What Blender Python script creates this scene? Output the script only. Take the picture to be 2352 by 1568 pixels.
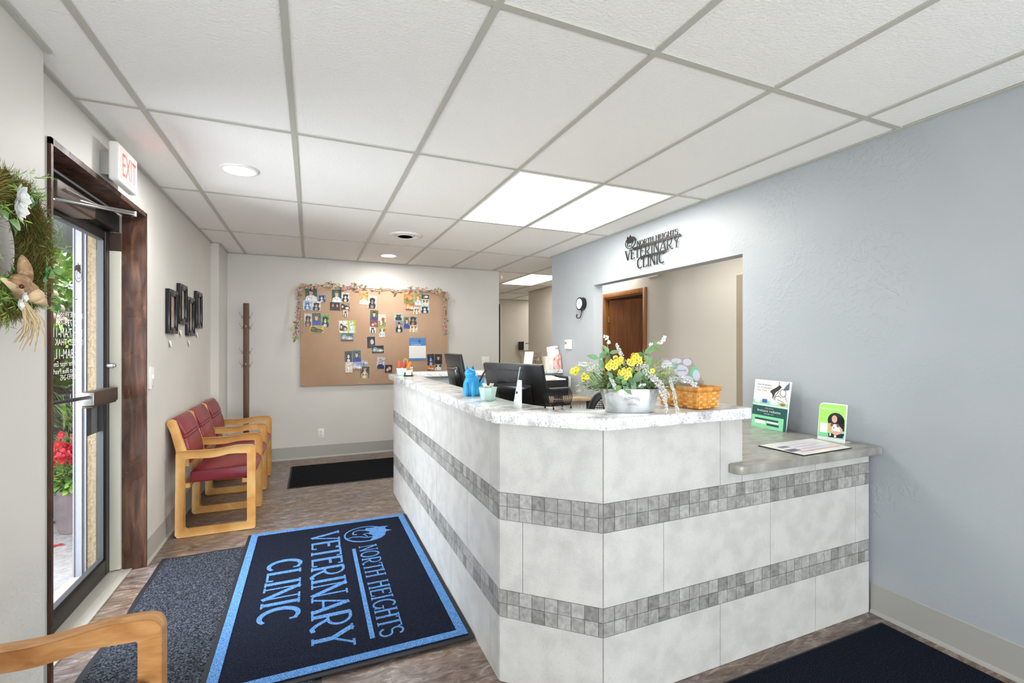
import bpy, bmesh, math, random
from mathutils import Vector, Matrix
from math import sin, cos, pi, radians, atan2, sqrt
for o in list(bpy.data.objects): bpy.data.objects.remove(o)
SC = bpy.context.scene
COL = SC.collection
# ------------------------------------------------------------------ camera
HZ, TH, FPX = 1.365, 0.4057, 1077.0
cam = bpy.data.cameras.new('camera'); camo = bpy.data.objects.new('camera', cam); COL.objects.link(camo)
cam.sensor_width = 36; cam.lens = FPX/2352*36; cam.shift_y = 9/2352; cam.clip_start = .02; cam.clip_end = 200
camo.location = (0, 0, HZ); camo.rotation_euler = (pi/2, 0, -TH)
SC.camera = camo
# ------------------------------------------------------------------ world, sun, added fill lamps
W = bpy.data.worlds.new('sky'); SC.world = W; W.use_nodes = True
nt = W.node_tree; nt.nodes.clear()
sky = nt.nodes.new('ShaderNodeTexSky'); sky.sky_type = 'HOSEK_WILKIE'
sky.sun_direction = Vector((.6, .12, .78)).normalized(); sky.turbidity = 4; sky.ground_albedo = .4
mxw = nt.nodes.new('ShaderNodeMixRGB'); mxw.inputs[0].default_value = .55; mxw.inputs[2].default_value = (.95, .98, 1, 1)
bgn = nt.nodes.new('ShaderNodeBackground'); bgn.inputs[1].default_value = .62
wo = nt.nodes.new('ShaderNodeOutputWorld')
nt.links.new(sky.outputs[0], mxw.inputs[1]); nt.links.new(mxw.outputs[0], bgn.inputs[0]); nt.links.new(bgn.outputs[0], wo.inputs[0])
def light(name, kind, loc, rot, energy, color, **k):
    l = bpy.data.lights.new(name, kind); l.energy = energy; l.color = color
    for a, b in k.items(): setattr(l, a, b)
    o = bpy.data.objects.new(name, l); COL.objects.link(o); o.location = loc; o.rotation_euler = rot
    return o
light('sun', 'SUN', (0, 0, 10), Vector((-.6, -.12, -.78)).to_track_quat('-Z', 'Y').to_euler(), 2.2, (1, .96, .88), angle=.02)
# added unseen lamp standing in for daylight at a made-up window behind the camera
light('window_fill', 'AREA', (.9, -3.2, 1.25), (radians(90), 0, 0), 2, (.84, .92, 1), shape='RECTANGLE', size=3.2, size_y=2.0)
# added lamp at the same made-up window, tilted up to brighten the ceiling
light('ceiling_fill', 'AREA', (.9, -3.18, .7), (radians(116), 0, 0), 54, (.92, .96, 1), shape='RECTANGLE', size=3.2, size_y=1.0)
# added unseen lamp outside the glass door, boosting the light that enters there
light('entrance_fill', 'AREA', (-2.3, 2.6, 1.25), (radians(72), 0, radians(-90)), 62, (.86, .93, 1), shape='RECTANGLE', size=1.1, size_y=2.0)
# added lamp in a made-up side window, lifting the desk's left face
light('side_fill', 'AREA', (-1.16, .4, 1.3), (radians(84), 0, radians(-48)), 4, (.86, .93, 1), shape='RECTANGLE', size=1.2, size_y=1.5)
SC.view_settings.view_transform = 'Standard'; SC.view_settings.look = 'None'
SC.view_settings.gamma = 1; SC.view_settings.use_curve_mapping = False
SC.view_settings.exposure = 1.66
TROFFER_E, CAN_E = 1.0, 1.0
# ------------------------------------------------------------------ unprojection helper: pixel + a known plane -> real point
def U(u, v, X=None, Y=None, Z=None):
    x = (u-1176)/FPX; z = -(v-793)/FPX
    r = Vector((x*cos(TH)+sin(TH), -x*sin(TH)+cos(TH), z))
    t = (Z-HZ)/r.z if Z is not None else (X/r.x if X is not None else Y/r.y)
    p = r*t; p.z += HZ
    return p
RT = Vector((cos(TH), -sin(TH), 0)); FW = Vector((sin(TH), cos(TH), 0))
# ------------------------------------------------------------------ materials
_m = {}
one = (1, 1, 1)
def lin(h):
    if isinstance(h, (tuple, list)): return tuple(h)+((1,) if len(h) == 3 else ())
    h = h.lstrip('#'); c = [int(h[i:i+2], 16)/255 for i in (0, 2, 4)]
    return tuple(x/12.92 if x <= .04045 else ((x+.055)/1.055)**2.4 for x in c)+(1,)
def M(name, col='#808080', rough=.5, metal=0, noise=None, bump=None, emit=None, spec=.5, coat=0, rvar=None, extra=None):
    """noise=(scale, detail, distortion, (sx,sy,sz), [(pos,col),...]); bump=(scale, strength, distance, (sx,sy,sz), detail)"""
    if name in _m: return _m[name]
    m = bpy.data.materials.new(name); m.use_nodes = True; _m[name] = m
    n = m.node_tree.nodes; L = m.node_tree.links; b = n['Principled BSDF']
    b.inputs['Base Color'].default_value = lin(col); b.inputs['Roughness'].default_value = rough
    b.inputs['Metallic'].default_value = metal; b.inputs['Specular IOR Level'].default_value = spec
    b.inputs['Coat Weight'].default_value = coat
    tc = n.new('ShaderNodeTexCoord')
    def nz(scale, detail, dist, st):
        mp = n.new('ShaderNodeMapping'); mp.inputs['Scale'].default_value = st; L.new(tc.outputs['Object'], mp.inputs[0])
        t = n.new('ShaderNodeTexNoise'); t.inputs['Scale'].default_value = scale; t.inputs['Detail'].default_value = detail
        t.inputs['Distortion'].default_value = dist; L.new(mp.outputs[0], t.inputs[0]); return t
    if noise:
        sc, de, di, st, stops = noise
        t = nz(sc, de, di, st); r = n.new('ShaderNodeValToRGB')
        el = r.color_ramp.elements
        while len(el) < len(stops): el.new(.5)
        for e, (p, c) in zip(el, stops): e.position = p; e.color = lin(c)
        L.new(t.outputs['Fac'], r.inputs[0]); L.new(r.outputs[0], b.inputs['Base Color'])
    if rvar:
        sc, lo, hi = rvar; t = nz(sc, 4, 0, (1, 1, 1)); mr = n.new('ShaderNodeMapRange')
        mr.inputs['From Min'].default_value = .4; mr.inputs['From Max'].default_value = .62
        mr.inputs['To Min'].default_value = lo; mr.inputs['To Max'].default_value = hi
        L.new(t.outputs['Fac'], mr.inputs[0]); L.new(mr.outputs[0], b.inputs['Roughness'])
    if bump:
        sc, stg, dist, st, de = bump; t = nz(sc, de, 0, st); bp = n.new('ShaderNodeBump')
        bp.inputs['Strength'].default_value = stg; bp.inputs['Distance'].default_value = dist
        L.new(t.outputs['Fac'], bp.inputs['Height']); L.new(bp.outputs[0], b.inputs['Normal'])
    if emit:
        b.inputs['Emission Color'].default_value = lin(emit[0]); b.inputs['Emission Strength'].default_value = emit[1]
    if extra: extra(m, n, L, b, tc)
    return m
def glassmat(name, tint=(1, 1, 1), gl=.08):
    if name in _m: return _m[name]
    m = bpy.data.materials.new(name); m.use_nodes = True; _m[name] = m
    n = m.node_tree.nodes; L = m.node_tree.links; n.clear()
    o = n.new('ShaderNodeOutputMaterial'); t = n.new('ShaderNodeBsdfTransparent'); g = n.new('ShaderNodeBsdfGlossy')
    t.inputs[0].default_value = tint+(1,); g.inputs['Roughness'].default_value = .02
    lw = n.new('ShaderNodeFresnel'); lw.inputs[0].default_value = 1.45
    mx = n.new('ShaderNodeMixShader'); 
    ge = n.new('ShaderNodeNewGeometry'); sb_ = n.new('ShaderNodeMath'); sb_.operation = 'SUBTRACT'; sb_.inputs[0].default_value = 1; L.new(ge.outputs['Backfacing'], sb_.inputs[1])
    ml = n.new('ShaderNodeMath'); ml.operation = 'MULTIPLY'; L.new(lw.outputs[0], ml.inputs[0]); L.new(sb_.outputs[0], ml.inputs[1]); L.new(ml.outputs[0], mx.inputs[0]); L.new(t.outputs[0], mx.inputs[1]); L.new(g.outputs[0], mx.inputs[2]); L.new(mx.outputs[0], o.inputs[0])
    return m
def plaster(m, n, L, b, tc, k=.45):
    # trowelled skip patches: sparse raised smears over a fine orange peel
    a = n.new('ShaderNodeTexNoise'); a.inputs['Scale'].default_value = 1.3; a.inputs['Detail'].default_value = 3
    c = n.new('ShaderNodeTexNoise'); c.inputs['Scale'].default_value = 22; c.inputs['Detail'].default_value = 6; c.inputs['Distortion'].default_value = 1.2
    L.new(tc.outputs['Object'], a.inputs[0]); L.new(tc.outputs['Object'], c.inputs[0])
    r = n.new('ShaderNodeMapRange'); r.inputs[1].default_value = .55; r.inputs[2].default_value = .68; L.new(a.outputs['Fac'], r.inputs[0])
    r2 = n.new('ShaderNodeMapRange'); r2.inputs[1].default_value = .5; r2.inputs[2].default_value = .6; L.new(c.outputs['Fac'], r2.inputs[0])
    mu = n.new('ShaderNodeMath'); mu.operation = 'MULTIPLY'; L.new(r.outputs[0], mu.inputs[0]); L.new(r2.outputs[0], mu.inputs[1])
    f = n.new('ShaderNodeTexNoise'); f.inputs['Scale'].default_value = 60; f.inputs['Detail'].default_value = 2; L.new(tc.outputs['Object'], f.inputs[0])
    ad = n.new('ShaderNodeMath'); ad.operation = 'MULTIPLY_ADD'; ad.inputs[1].default_value = .35; L.new(f.outputs['Fac'], ad.inputs[0]); L.new(mu.outputs[0], ad.inputs[2])
    bp = n.new('ShaderNodeBump'); bp.inputs['Strength'].default_value = k; bp.inputs['Distance'].default_value = .004
    L.new(ad.outputs[0], bp.inputs['Height']); L.new(bp.outputs[0], b.inputs['Normal'])
P_WALL = M('beige_paint', rough=.55, noise=(1.1, 4, .3, one, [(.3, '#cdcac3'), (.7, '#d8d5cf')]), extra=lambda *a: plaster(*a, k=.16))
P_HALL = M('cream_paint', rough=.6, noise=(.8, 3, 0, one, [(.3, '#d3cbbd'), (.7, '#dad3c7')]))
P_BLUE = M('blue_grey_paint', rough=.42, noise=(1.0, 5, .6, one, [(.3, '#a7adb2'), (.7, '#b2b7bb')]), extra=plaster)
P_TILE = M('ceiling_tile', '#f6f5f1', rough=.75, bump=(95, .75, .003, one, 4))
P_TBAR = M('tbar_enamel', '#bdbcb2', rough=.45)
def floorx(m, n, L, b, tc):
    mp = n.new('ShaderNodeMapping'); mp.inputs['Scale'].default_value = (3.2, 9.5, 1); L.new(tc.outputs['Object'], mp.inputs[0])
    t = n.new('ShaderNodeTexNoise'); t.inputs['Scale'].default_value = 2.6; t.inputs['Detail'].default_value = 9; t.inputs['Roughness'].default_value = .62; t.inputs['Distortion'].default_value = 1.6
    L.new(mp.outputs[0], t.inputs[0])
    r = n.new('ShaderNodeValToRGB'); el = r.color_ramp.elements
    st = [(.30, '#54483f'), (.42, '#6f6157'), (.50, '#807267'), (.57, '#8f857e'), (.66, '#b0a8a0')]
    while len(el) < len(st): el.new(.5)
    for e, (p, c) in zip(el, st): e.position = p; e.color = lin(c)
    L.new(t.outputs['Fac'], r.inputs[0])
    t2 = n.new('ShaderNodeTexNoise'); t2.inputs['Scale'].default_value = 2.1; t2.inputs['Detail'].default_value = 4; L.new(tc.outputs['Object'], t2.inputs[0])
    r2 = n.new('ShaderNodeValToRGB'); e2 = r2.color_ramp.elements; e2[0].position = .38; e2[0].color = lin('#8d8aa0'); e2[1].position = .62; e2[1].color = lin('#a8865f')
    L.new(t2.outputs['Fac'], r2.inputs[0])
    mx = n.new('ShaderNodeMixRGB'); mx.blend_type = 'OVERLAY'; mx.inputs[0].default_value = .35; L.new(r.outputs[0], mx.inputs[1]); L.new(r2.outputs[0], mx.inputs[2])
    # tile seams
    br = n.new('ShaderNodeTexBrick'); br.inputs['Scale'].default_value = 1; br.offset = .5; br.inputs['Mortar Size'].default_value = .0012; br.inputs['Brick Width'].default_value = .61; br.inputs['Row Height'].default_value = .305
    br.inputs['Color1'].default_value = (1, 1, 1, 1); br.inputs['Color2'].default_value = (.88, .88, .88, 1); br.inputs['Mortar'].default_value = (.45, .43, .42, 1); L.new(tc.outputs['Object'], br.inputs[0])
    m2 = n.new('ShaderNodeMixRGB'); m2.blend_type = 'MULTIPLY'; m2.inputs[0].default_value = .7; L.new(mx.outputs[0], m2.inputs[1]); L.new(br.outputs['Color'], m2.inputs[2])
    L.new(m2.outputs[0], b.inputs['Base Color'])
    bp = n.new('ShaderNodeBump'); bp.inputs['Strength'].default_value = .12; bp.inputs['Distance'].default_value = .002; L.new(t.outputs['Fac'], bp.inputs['Height']); L.new(bp.outputs[0], b.inputs['Normal'])
P_FLOOR = M('streaked_vinyl_tile', rough=.33, extra=floorx)
P_BASE = M('cove_base_vinyl', '#a9a7a1', rough=.5)
P_OAK = M('oak', rough=.38, noise=(6, 5, .6, (1, 1, 1), [(.3, '#c68d45'), (.5, '#d5a05a'), (.7, '#e3b876')]), bump=(30, .08, .001, (1, 5, 1), 3))
P_OAKN = M('oak_natural', rough=.4, noise=(9, 6, 1.0, (1, 4, 3), [(.3, '#a3713f'), (.5, '#bb8850'), (.7, '#cfa06a')]), bump=(40, .12, .001, (1, 4, 4), 4))
P_DWOOD = M('stained_wood', rough=.4, noise=(5, 6, .8, (6, 6, .8), [(.3, '#2c1a12'), (.52, '#4a2e20'), (.72, '#6f4a33')]), bump=(14, .25, .002, (5, 5, 1), 5), rvar=(6, .25, .6))
P_DOORW = M('oak_door_veneer', rough=.45, noise=(3, 6, 1.2, (6, 6, .5), [(.3, '#6b3a12'), (.5, '#7d4718'), (.7, '#8e5420')]))
P_TRIMW = M('oak_door_trim', rough=.42, noise=(4, 5, .8, (5, 5, 1), [(.3, '#8a5522'), (.6, '#a86c30')]))
P_BRONZE = M('bronze_anodised_aluminium', '#2b2927', rough=.38, metal=.6)
P_BRONZE2 = M('brown_painted_metal', '#4a3a30', rough=.45, metal=.2)
P_ALU = M('brushed_aluminium', '#b9bab8', rough=.3, metal=.9)
P_CREAM = M('cream_trim_and_jamb_sheen', '#dddacb', rough=.4)
P_BLACK = M('black_plastic', '#17181a', rough=.4)
P_BLACKG = M('black_gloss', '#111215', rough=.22)
P_WHITE = M('white_plastic', '#eceae5', rough=.4)
P_WHITEP = M('white_paper', '#f2f1ee', rough=.7)
P_GREY = M('grey_plastic', '#8b8c88', rough=.5)
P_VINYL = M('burgundy_vinyl', rough=.33, noise=(5, 3, 0, one, [(.3, '#7c2330'), (.7, '#8a2b38')]), bump=(120, .1, .0006, one, 2))
def stonex(m, n, L, b, tc):
    src = b.inputs['Base Color'].links[0].from_socket
    t = n.new('ShaderNodeTexNoise'); t.inputs['Scale'].default_value = 210; t.inputs['Detail'].default_value = 6; L.new(tc.outputs['Object'], t.inputs[0])
    r = n.new('ShaderNodeValToRGB'); e = r.color_ramp.elements; e[0].position = .36; e[0].color = (.62, .61, .6, 1); e[1].position = .47; e[1].color = (1, 1, 1, 1); L.new(t.outputs['Fac'], r.inputs[0])
    mx = n.new('ShaderNodeMixRGB'); mx.blend_type = 'MULTIPLY'; mx.inputs[0].default_value = .28; L.new(src, mx.inputs[1]); L.new(r.outputs[0], mx.inputs[2]); L.new(mx.outputs[0], b.inputs['Base Color'])
P_STONE = M('stone_look_tile', rough=.4, noise=(11, 12, .2, one, [(.3, '#b7b6b1'), (.46, '#bfbeba'), (.56, '#c5c4bf'), (.75, '#c9c8c3')]), bump=(60, .08, .001, one, 5), extra=stonex)
P_MOS = [M('mosaic_tile_%s' % k, rough=.45, noise=(48, 10, .5, one, [(.3, a), (.55, b), (.75, c)]), bump=(80, .15, .001, one, 4)) for k, a, b, c in
         (('mid', '#7f7e7a', '#989793', '#aaa9a5'), ('dark', '#6c6b67', '#868581', '#9b9a96'), ('light', '#8f8e8a', '#a8a7a3', '#b9b8b4'))]
P_GROUT = M('grey_grout', '#8e8c86', rough=.8)
def marblex(m, n, L, b, tc):
    a = n.new('ShaderNodeTexNoise'); a.inputs['Scale'].default_value = 9; a.inputs['Detail'].default_value = 10; a.inputs['Distortion'].default_value = 1.5; L.new(tc.outputs['Object'], a.inputs[0])
    c = n.new('ShaderNodeTexNoise'); c.inputs['Scale'].default_value = 62; c.inputs['Detail'].default_value = 10; c.inputs['Distortion'].default_value = 2.6; L.new(tc.outputs['Object'], c.inputs[0])
    r = n.new('ShaderNodeValToRGB'); el = r.color_ramp.elements
    st = [(.34, '#b9bbbb'), (.44, '#d6d7d6'), (.52, '#e7e7e5'), (.62, '#f2f2f0')]
    while len(el) < 4: el.new(.5)
    for e, (p, cc) in zip(el, st): e.position = p; e.color = lin(cc)
    L.new(a.outputs['Fac'], r.inputs[0])
    r2 = n.new('ShaderNodeValToRGB'); e2 = r2.color_ramp.elements
    st = [(.36, '#96999c'), (.40, '#bcbec0'), (.44, '#ffffff'), (.9, '#ffffff')]
    while len(e2) < 4: e2.new(.5)
    for e, (p, cc) in zip(e2, st): e.position = p; e.color = lin(cc)
    L.new(c.outputs['Fac'], r2.inputs[0])
    mx = n.new('ShaderNodeMixRGB'); mx.blend_type = 'MULTIPLY'; mx.inputs[0].default_value = .65; L.new(r.outputs[0], mx.inputs[1]); L.new(r2.outputs[0], mx.inputs[2])
    L.new(mx.outputs[0], b.inputs['Base Color'])
P_MARB = M('marble_laminate', rough=.16, extra=marblex)
P_SLATE = M('grey_slate_laminate', rough=.25, noise=(8, 11, .8, (1, 2.2, 1), [(.3, '#85827c'), (.5, '#9a978f'), (.62, '#a6a39c'), (.8, '#b6b3ad')]))
P_TANLAM = M('tan_laminate', rough=.35, noise=(5, 6, 1, (1, 6, 1), [(.3, '#a08a6c'), (.6, '#bfaa8c')]))
P_BURLAP = M('burlap', rough=.9, noise=(2, 5, 0, one, [(.3, '#b8977a'), (.7, '#c6a68b')]), bump=(420, .7, .0015, (1, 1, 1), 1))
def carpet(name, a, b_, c, sc=240):
    return M(name, rough=1, noise=(sc, 3, 0, one, [(.36, a), (.5, b_), (.66, c)]), bump=(sc, 1, .006, one, 2), spec=.1)
P_CNAVY = carpet('navy_carpet', '#0c0f19', '#191d2b', '#2c3144')
P_CBLUE = carpet('blue_carpet', '#3a66a0', '#5c8dc8', '#7fb0e2')
P_CGREY = carpet('charcoal_carpet', '#14161b', '#33363d', '#5d626d', 150)
P_CBLK = carpet('black_carpet', '#08080a', '#131316', '#242428')
P_CDARK = carpet('midnight_carpet', '#0a0d15', '#141823', '#252b3b', 200)
P_RUB = M('black_rubber', '#1b1c22', rough=.6)
P_GALV = M('galvanised_steel', rough=.3, metal=.75, noise=(16, 4, .4, one, [(.3, '#c2c6c8'), (.7, '#dfe2e4')]), rvar=(14, .2, .42))
P_WICK = M('honey_splint', rough=.45, noise=(40, 3, 0, (1, 1, .3), [(.3, '#c07a2a'), (.5, '#d6923f'), (.75, '#e9b468')]))
P_MINT = M('mint_ceramic', '#bfdcd2', rough=.3)
P_BLUEP = M('glossy_blue_filament', rough=.25, noise=(9, 3, 0, one, [(.3, '#1e8fd0'), (.7, '#45b5ea')]), bump=(1, .6, .001, (1, 1, 260), 0))
P_LEAF = [M('leaf_%s' % k, rough=.5, noise=(14, 4, 0, one, [(.35, c), (.65, '#%02x%02x%02x' % tuple(min(255, int(int(c[i:i+2], 16)*1.25)) for i in (1, 3, 5)))])) for k, c in (('deep', '#35552f'), ('mid', '#5c8440'), ('bright', '#8db04f'), ('sage', '#8d9a62'), ('teal', '#5d7f58'))]
P_PETW = M('white_petal', '#f2f3f0', rough=.6); P_PETY = M('yellow_petal', '#ecd63c', rough=.55); P_PETR = M('red_petal', '#c4162f', rough=.5); P_PETP = M('pink_petal', '#c98f93', rough=.6)
P_TWIG = M('brown_twig', '#6d5836', rough=.8); P_MOSS = M('olive_moss', '#8a7c3c', rough=.9); P_MOSS2 = M('green_moss', '#6f7a35', rough=.9)
P_RAFF = M('raffia', '#dcc596', rough=.7); P_FUR = M('brown_fur', rough=.95, noise=(60, 4, 1, one, [(.3, '#8b6a4c'), (.6, '#b3926f'), (.8, '#cdb391')]), bump=(90, 1, .004, (1, 1, .3), 3)); P_FURL = M('cream_fur', '#d8bd96', rough=.95, bump=(90, 1, .003, one, 3))
def pal(h): return M('print_'+h, '#'+h, rough=.45)
def ppal(h):
    c = [int(h[i:i+2], 16) for i in (0, 2, 4)]; f = lambda k, a=0: '#%02x%02x%02x' % tuple(max(0, min(255, int(x*k+a))) for x in c)
    return M('photo_print_'+h, rough=.3, noise=(55, 6, .8, one, [(.30, f(.55)), (.44, f(.92)), (.56, f(1.04)), (.70, f(1.1, 22))]))
# ------------------------------------------------------------------ mesh builder
ROOTM = {}
class MB:
    def __init__(s, T=None): s.v = []; s.f = []; s.mi = []; s.sm = []; s.T = T
    def _a(s, vs, fs, m=0, sm=False):
        o = len(s.v)
        s.v += [(s.T @ Vector(p)) if s.T else Vector(p) for p in vs]
        for f in fs: s.f.append([o+i for i in f]); s.mi.append(m); s.sm.append(sm)
    def box(s, a, b, m=0):
        x0, y0, z0 = a; x1, y1, z1 = b
        s._a([(x0, y0, z0), (x1, y0, z0), (x1, y1, z0), (x0, y1, z0), (x0, y0, z1), (x1, y0, z1), (x1, y1, z1), (x0, y1, z1)],
             [(0, 3, 2, 1), (4, 5, 6, 7), (0, 1, 5, 4), (1, 2, 6, 5), (2, 3, 7, 6), (3, 0, 4, 7)], m)
    def hexa(s, lo, hi, m=0, sm=False):      # two matching rings -> solid
        n = len(lo)
        s._a(list(lo)+list(hi), [tuple(range(n))[::-1], tuple(range(n, 2*n))]+[(i, (i+1) % n, n+(i+1) % n, n+i) for i in range(n)], m, sm)
    def prism(s, pts, F, d0, d1, m=0, sm=False):   # 2-D polygon pts in frame F=(o,ex,ey), extruded along ex x ey
        o, ex, ey = [Vector(q) for q in F]; n = ex.cross(ey)
        s.hexa([o+ex*p[0]+ey*p[1]+n*d0 for p in pts], [o+ex*p[0]+ey*p[1]+n*d1 for p in pts], m, sm)
    def ribbon(s, pts, w, F, d0, d1, m=0):
        for i in range(len(pts)-1):
            s.rk = (getattr(s, 'rk', 0)+1) % 37; d1_ = d1+s.rk*(d1-d0)*.006
            a = Vector(pts[i]); b = Vector(pts[i+1]); t = (b-a)
            if t.length < 1e-6: continue
            t.normalize(); q = Vector((-t.y, t.x)); wa = w(i/(len(pts)-1)) if callable(w) else w; wb = w((i+1)/(len(pts)-1)) if callable(w) else w
            a2 = a-t*wa*.12; b2 = b+t*wb*.12
            s.prism([a2-q*wa/2, b2-q*wb/2, b2+q*wb/2, a2+q*wa/2], F, d0, d1_, m)
    def tube(s, pts, r, n=8, m=0, cap=True, closed=False):
        pts = [Vector(p) for p in pts]; N = len(pts); vs = []; prev = None
        for i, p in enumerate(pts):
            t = (pts[(i+1) % N]-pts[i-1]) if closed else (pts[min(i+1, N-1)]-pts[max(i-1, 0)])
            t.normalize()
            if prev is None:
                a = Vector((0, 0, 1)) if abs(t.z) < .9 else Vector((1, 0, 0)); x = t.cross(a).normalized()
            else: x = (prev-t*prev.dot(t)).normalized()
            prev = x; y = t.cross(x); rr = r(i/(max(N-1, 1))) if callable(r) else r
            for k in range(n):
                an = 2*pi*k/n; vs.append(p+x*cos(an)*rr+y*sin(an)*rr)
        fs = []
        for i in range(N if closed else N-1):
            for k in range(n):
                a = i*n+k; b = i*n+(k+1) % n; j = ((i+1) % N)*n
                fs.append((a, b, j+(k+1) % n, j+k))
        if cap and not closed: fs += [tuple(range(n))[::-1], tuple(range((N-1)*n, N*n))]
        s._a(vs, fs, m, True)
    def cyl(s, a, b, r0, r1=None, n=20, m=0, sm=True):
        r1 = r0 if r1 is None else r1; a = Vector(a); b = Vector(b); t = (b-a).normalized()
        q = Vector((0, 0, 1)) if abs(t.z) < .9 else Vector((1, 0, 0)); x = t.cross(q).normalized(); y = t.cross(x)
        lo = [a+(x*cos(2*pi*k/n)+y*sin(2*pi*k/n))*r0 for k in range(n)]; hi = [b+(x*cos(2*pi*k/n)+y*sin(2*pi*k/n))*r1 for k in range(n)]
        s._a(lo+hi, [(i, (i+1) % n, n+(i+1) % n, n+i) for i in range(n)], m, sm)
        s._a(lo, [tuple(range(n))[::-1]], m); s._a(hi, [tuple(range(n))], m)
    def lathe(s, prof, c, n=32, m=0, sx=1, sy=1, closed=False):
        c = Vector(c); vs = []; fs = []
        for r, z in prof:
            for k in range(n): an = 2*pi*k/n; vs.append(c+Vector((cos(an)*r*sx, sin(an)*r*sy, z)))
        P = len(prof)
        for i in range(P-1):
            for k in range(n): fs.append((i*n+k, i*n+(k+1) % n, (i+1)*n+(k+1) % n, (i+1)*n+k))
        if prof[0][0] > 1e-5: fs.append(tuple(range(n))[::-1])
        if prof[-1][0] > 1e-5 and not closed: fs.append(tuple(range((P-1)*n, P*n)))
        s._a(vs, fs, m, True)
    def ball(s, c, r, n=10, m=0, R=None):
        c = Vector(c); rr = r if isinstance(r, (tuple, list)) else (r, r, r); vs = []; h = max(4, n//2+1)
        for i in range(h+1):
            th = pi*i/h
            for k in range(n):
                an = 2*pi*k/n; p = Vector((sin(th)*cos(an)*rr[0], sin(th)*sin(an)*rr[1], cos(th)*rr[2]))
                vs.append(c+(R @ p if R else p))
        s._a(vs, [(i*n+k, (i+1)*n+k, (i+1)*n+(k+1) % n, i*n+(k+1) % n) for i in range(h) for k in range(n)], m, True)
    def quad(s, a, b, c, d, m=0): s._a([a, b, c, d], [(0, 1, 2, 3)], m)
    def leaf(s, p, d, up, ln, w, m=0, bend=.15):
        p = Vector(p); d = Vector(d).normalized(); sd = d.cross(Vector(up)); sd = sd.normalized() if sd.length > 1e-3 else d.cross(Vector((1, .1, 0))).normalized(); nn = sd.cross(d)
        a = p; b = p+d*ln*.35; c = p+d*ln*.7-nn*ln*bend*.5; e = p+d*ln-nn*ln*bend
        s._a([a, b+sd*w*.5+nn*w*.12, c+sd*w*.42+nn*w*.1, e, c-sd*w*.42+nn*w*.1, b-sd*w*.5+nn*w*.12, b, c], [(0, 1, 6), (1, 2, 7, 6), (2, 3, 7), (7, 3, 4), (6, 7, 4, 5), (0, 6, 5)], m, True)
    def build(s, name, mats, parent=None, world=True, loc=None, bevel=None, kind=None):
        me = bpy.data.meshes.new(name)
        if parent is not None and world: inv = ROOTM[parent.name].inverted(); vs = [inv @ p for p in s.v]
        elif loc is not None: vs = [p-Vector(loc) for p in s.v]
        else: vs = s.v
        me.from_pydata([tuple(p) for p in vs], [], s.f)
        if not isinstance(mats, (list, tuple)): mats = [mats]
        for q in mats: me.materials.append(q)
        me.polygons.foreach_set('material_index', s.mi); me.polygons.foreach_set('use_smooth', s.sm); me.update()
        o = bpy.data.objects.new(name, me); COL.objects.link(o)
        if parent is not None: o.parent = parent; ROOTM[o.name] = ROOTM[parent.name] if parent.name in ROOTM else Matrix()
        elif loc is not None: o.location = loc; ROOTM[o.name] = Matrix.Translation(loc)
        else: ROOTM[o.name] = Matrix()
        if bevel:
            b = o.modifiers.new('bevel', 'BEVEL'); b.width = bevel[0]; b.segments = bevel[1]; b.limit_method = 'ANGLE'; b.angle_limit = radians(40)
            for pl in me.polygons: pl.use_smooth = True
        if kind: o['kind'] = kind
        return o
def tag(o, label, cat, group=None, kind=None):
    if label: o['label'] = label
    if cat: o['category'] = cat
    if group: o['group'] = group
    if kind: o['kind'] = kind
    return o
def thing(name, label, cat, loc=(0, 0, 0), rz=0, group=None):
    o = bpy.data.objects.new(name, None); COL.objects.link(o); o.location = loc; o.rotation_euler = (0, 0, rz); o.empty_display_size = .05
    ROOTM[o.name] = Matrix.Translation(loc) @ Matrix.Rotation(rz, 4, 'Z')
    return tag(o, label, cat, group)
def copy_tree(o, parent=None):
    c = o.copy(); COL.objects.link(c)
    if parent is not None: c.parent = parent
    for ch in [q for q in bpy.data.objects if q.parent == o]: copy_tree(ch, c)
    return c
def struct(name, mb, mats, parent=None): return mb.build(name, mats, parent, kind='structure' if parent is None else None)
# text from the built-in font, cached as flat polygons
_t = {}
def textpoly(body):
    if body not in _t:
        cu = bpy.data.curves.new('t', 'FONT'); cu.body = body; cu.size = 1; cu.resolution_u = 2
        ob = bpy.data.objects.new('t', cu); COL.objects.link(ob)
        dg = bpy.context.evaluated_depsgraph_get(); me = bpy.data.meshes.new_from_object(ob.evaluated_get(dg))
        _t[body] = ([tuple(v.co[:2]) for v in me.vertices], [tuple(p.vertices) for p in me.polygons])
        bpy.data.objects.remove(ob); bpy.data.curves.remove(cu); bpy.data.meshes.remove(me)
    return _t[body]
for s_ in []: pass
def text(mb, body, F, x, y, h, w=None, m=0, d=.0006, center=False, arc=None):
    vs, fs = textpoly(body)
    if not vs: return
    xs = [p[0] for p in vs]; x0, x1 = min(xs), max(xs); sy = h/.7; sx = (w/(x1-x0)) if w else sy
    o, ex, ey = [Vector(q) for q in F]; n = ex.cross(ey)
    ox = -(x1-x0)*sx/2 if center else 0
    out = []
    for p in vs:
        px = x+ox+(p[0]-x0)*sx; py = y+p[1]*sy
        if arc: a = (px-x)/arc; rr = abs(arc)+ (p[1]*sy if arc > 0 else -p[1]*sy); px = x+sin(a)*(arc+p[1]*sy); py = y+cos(a)*(arc+p[1]*sy)-arc
        out.append(o+ex*px+ey*py+n*d)
    mb._a(out, fs, m)
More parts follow.
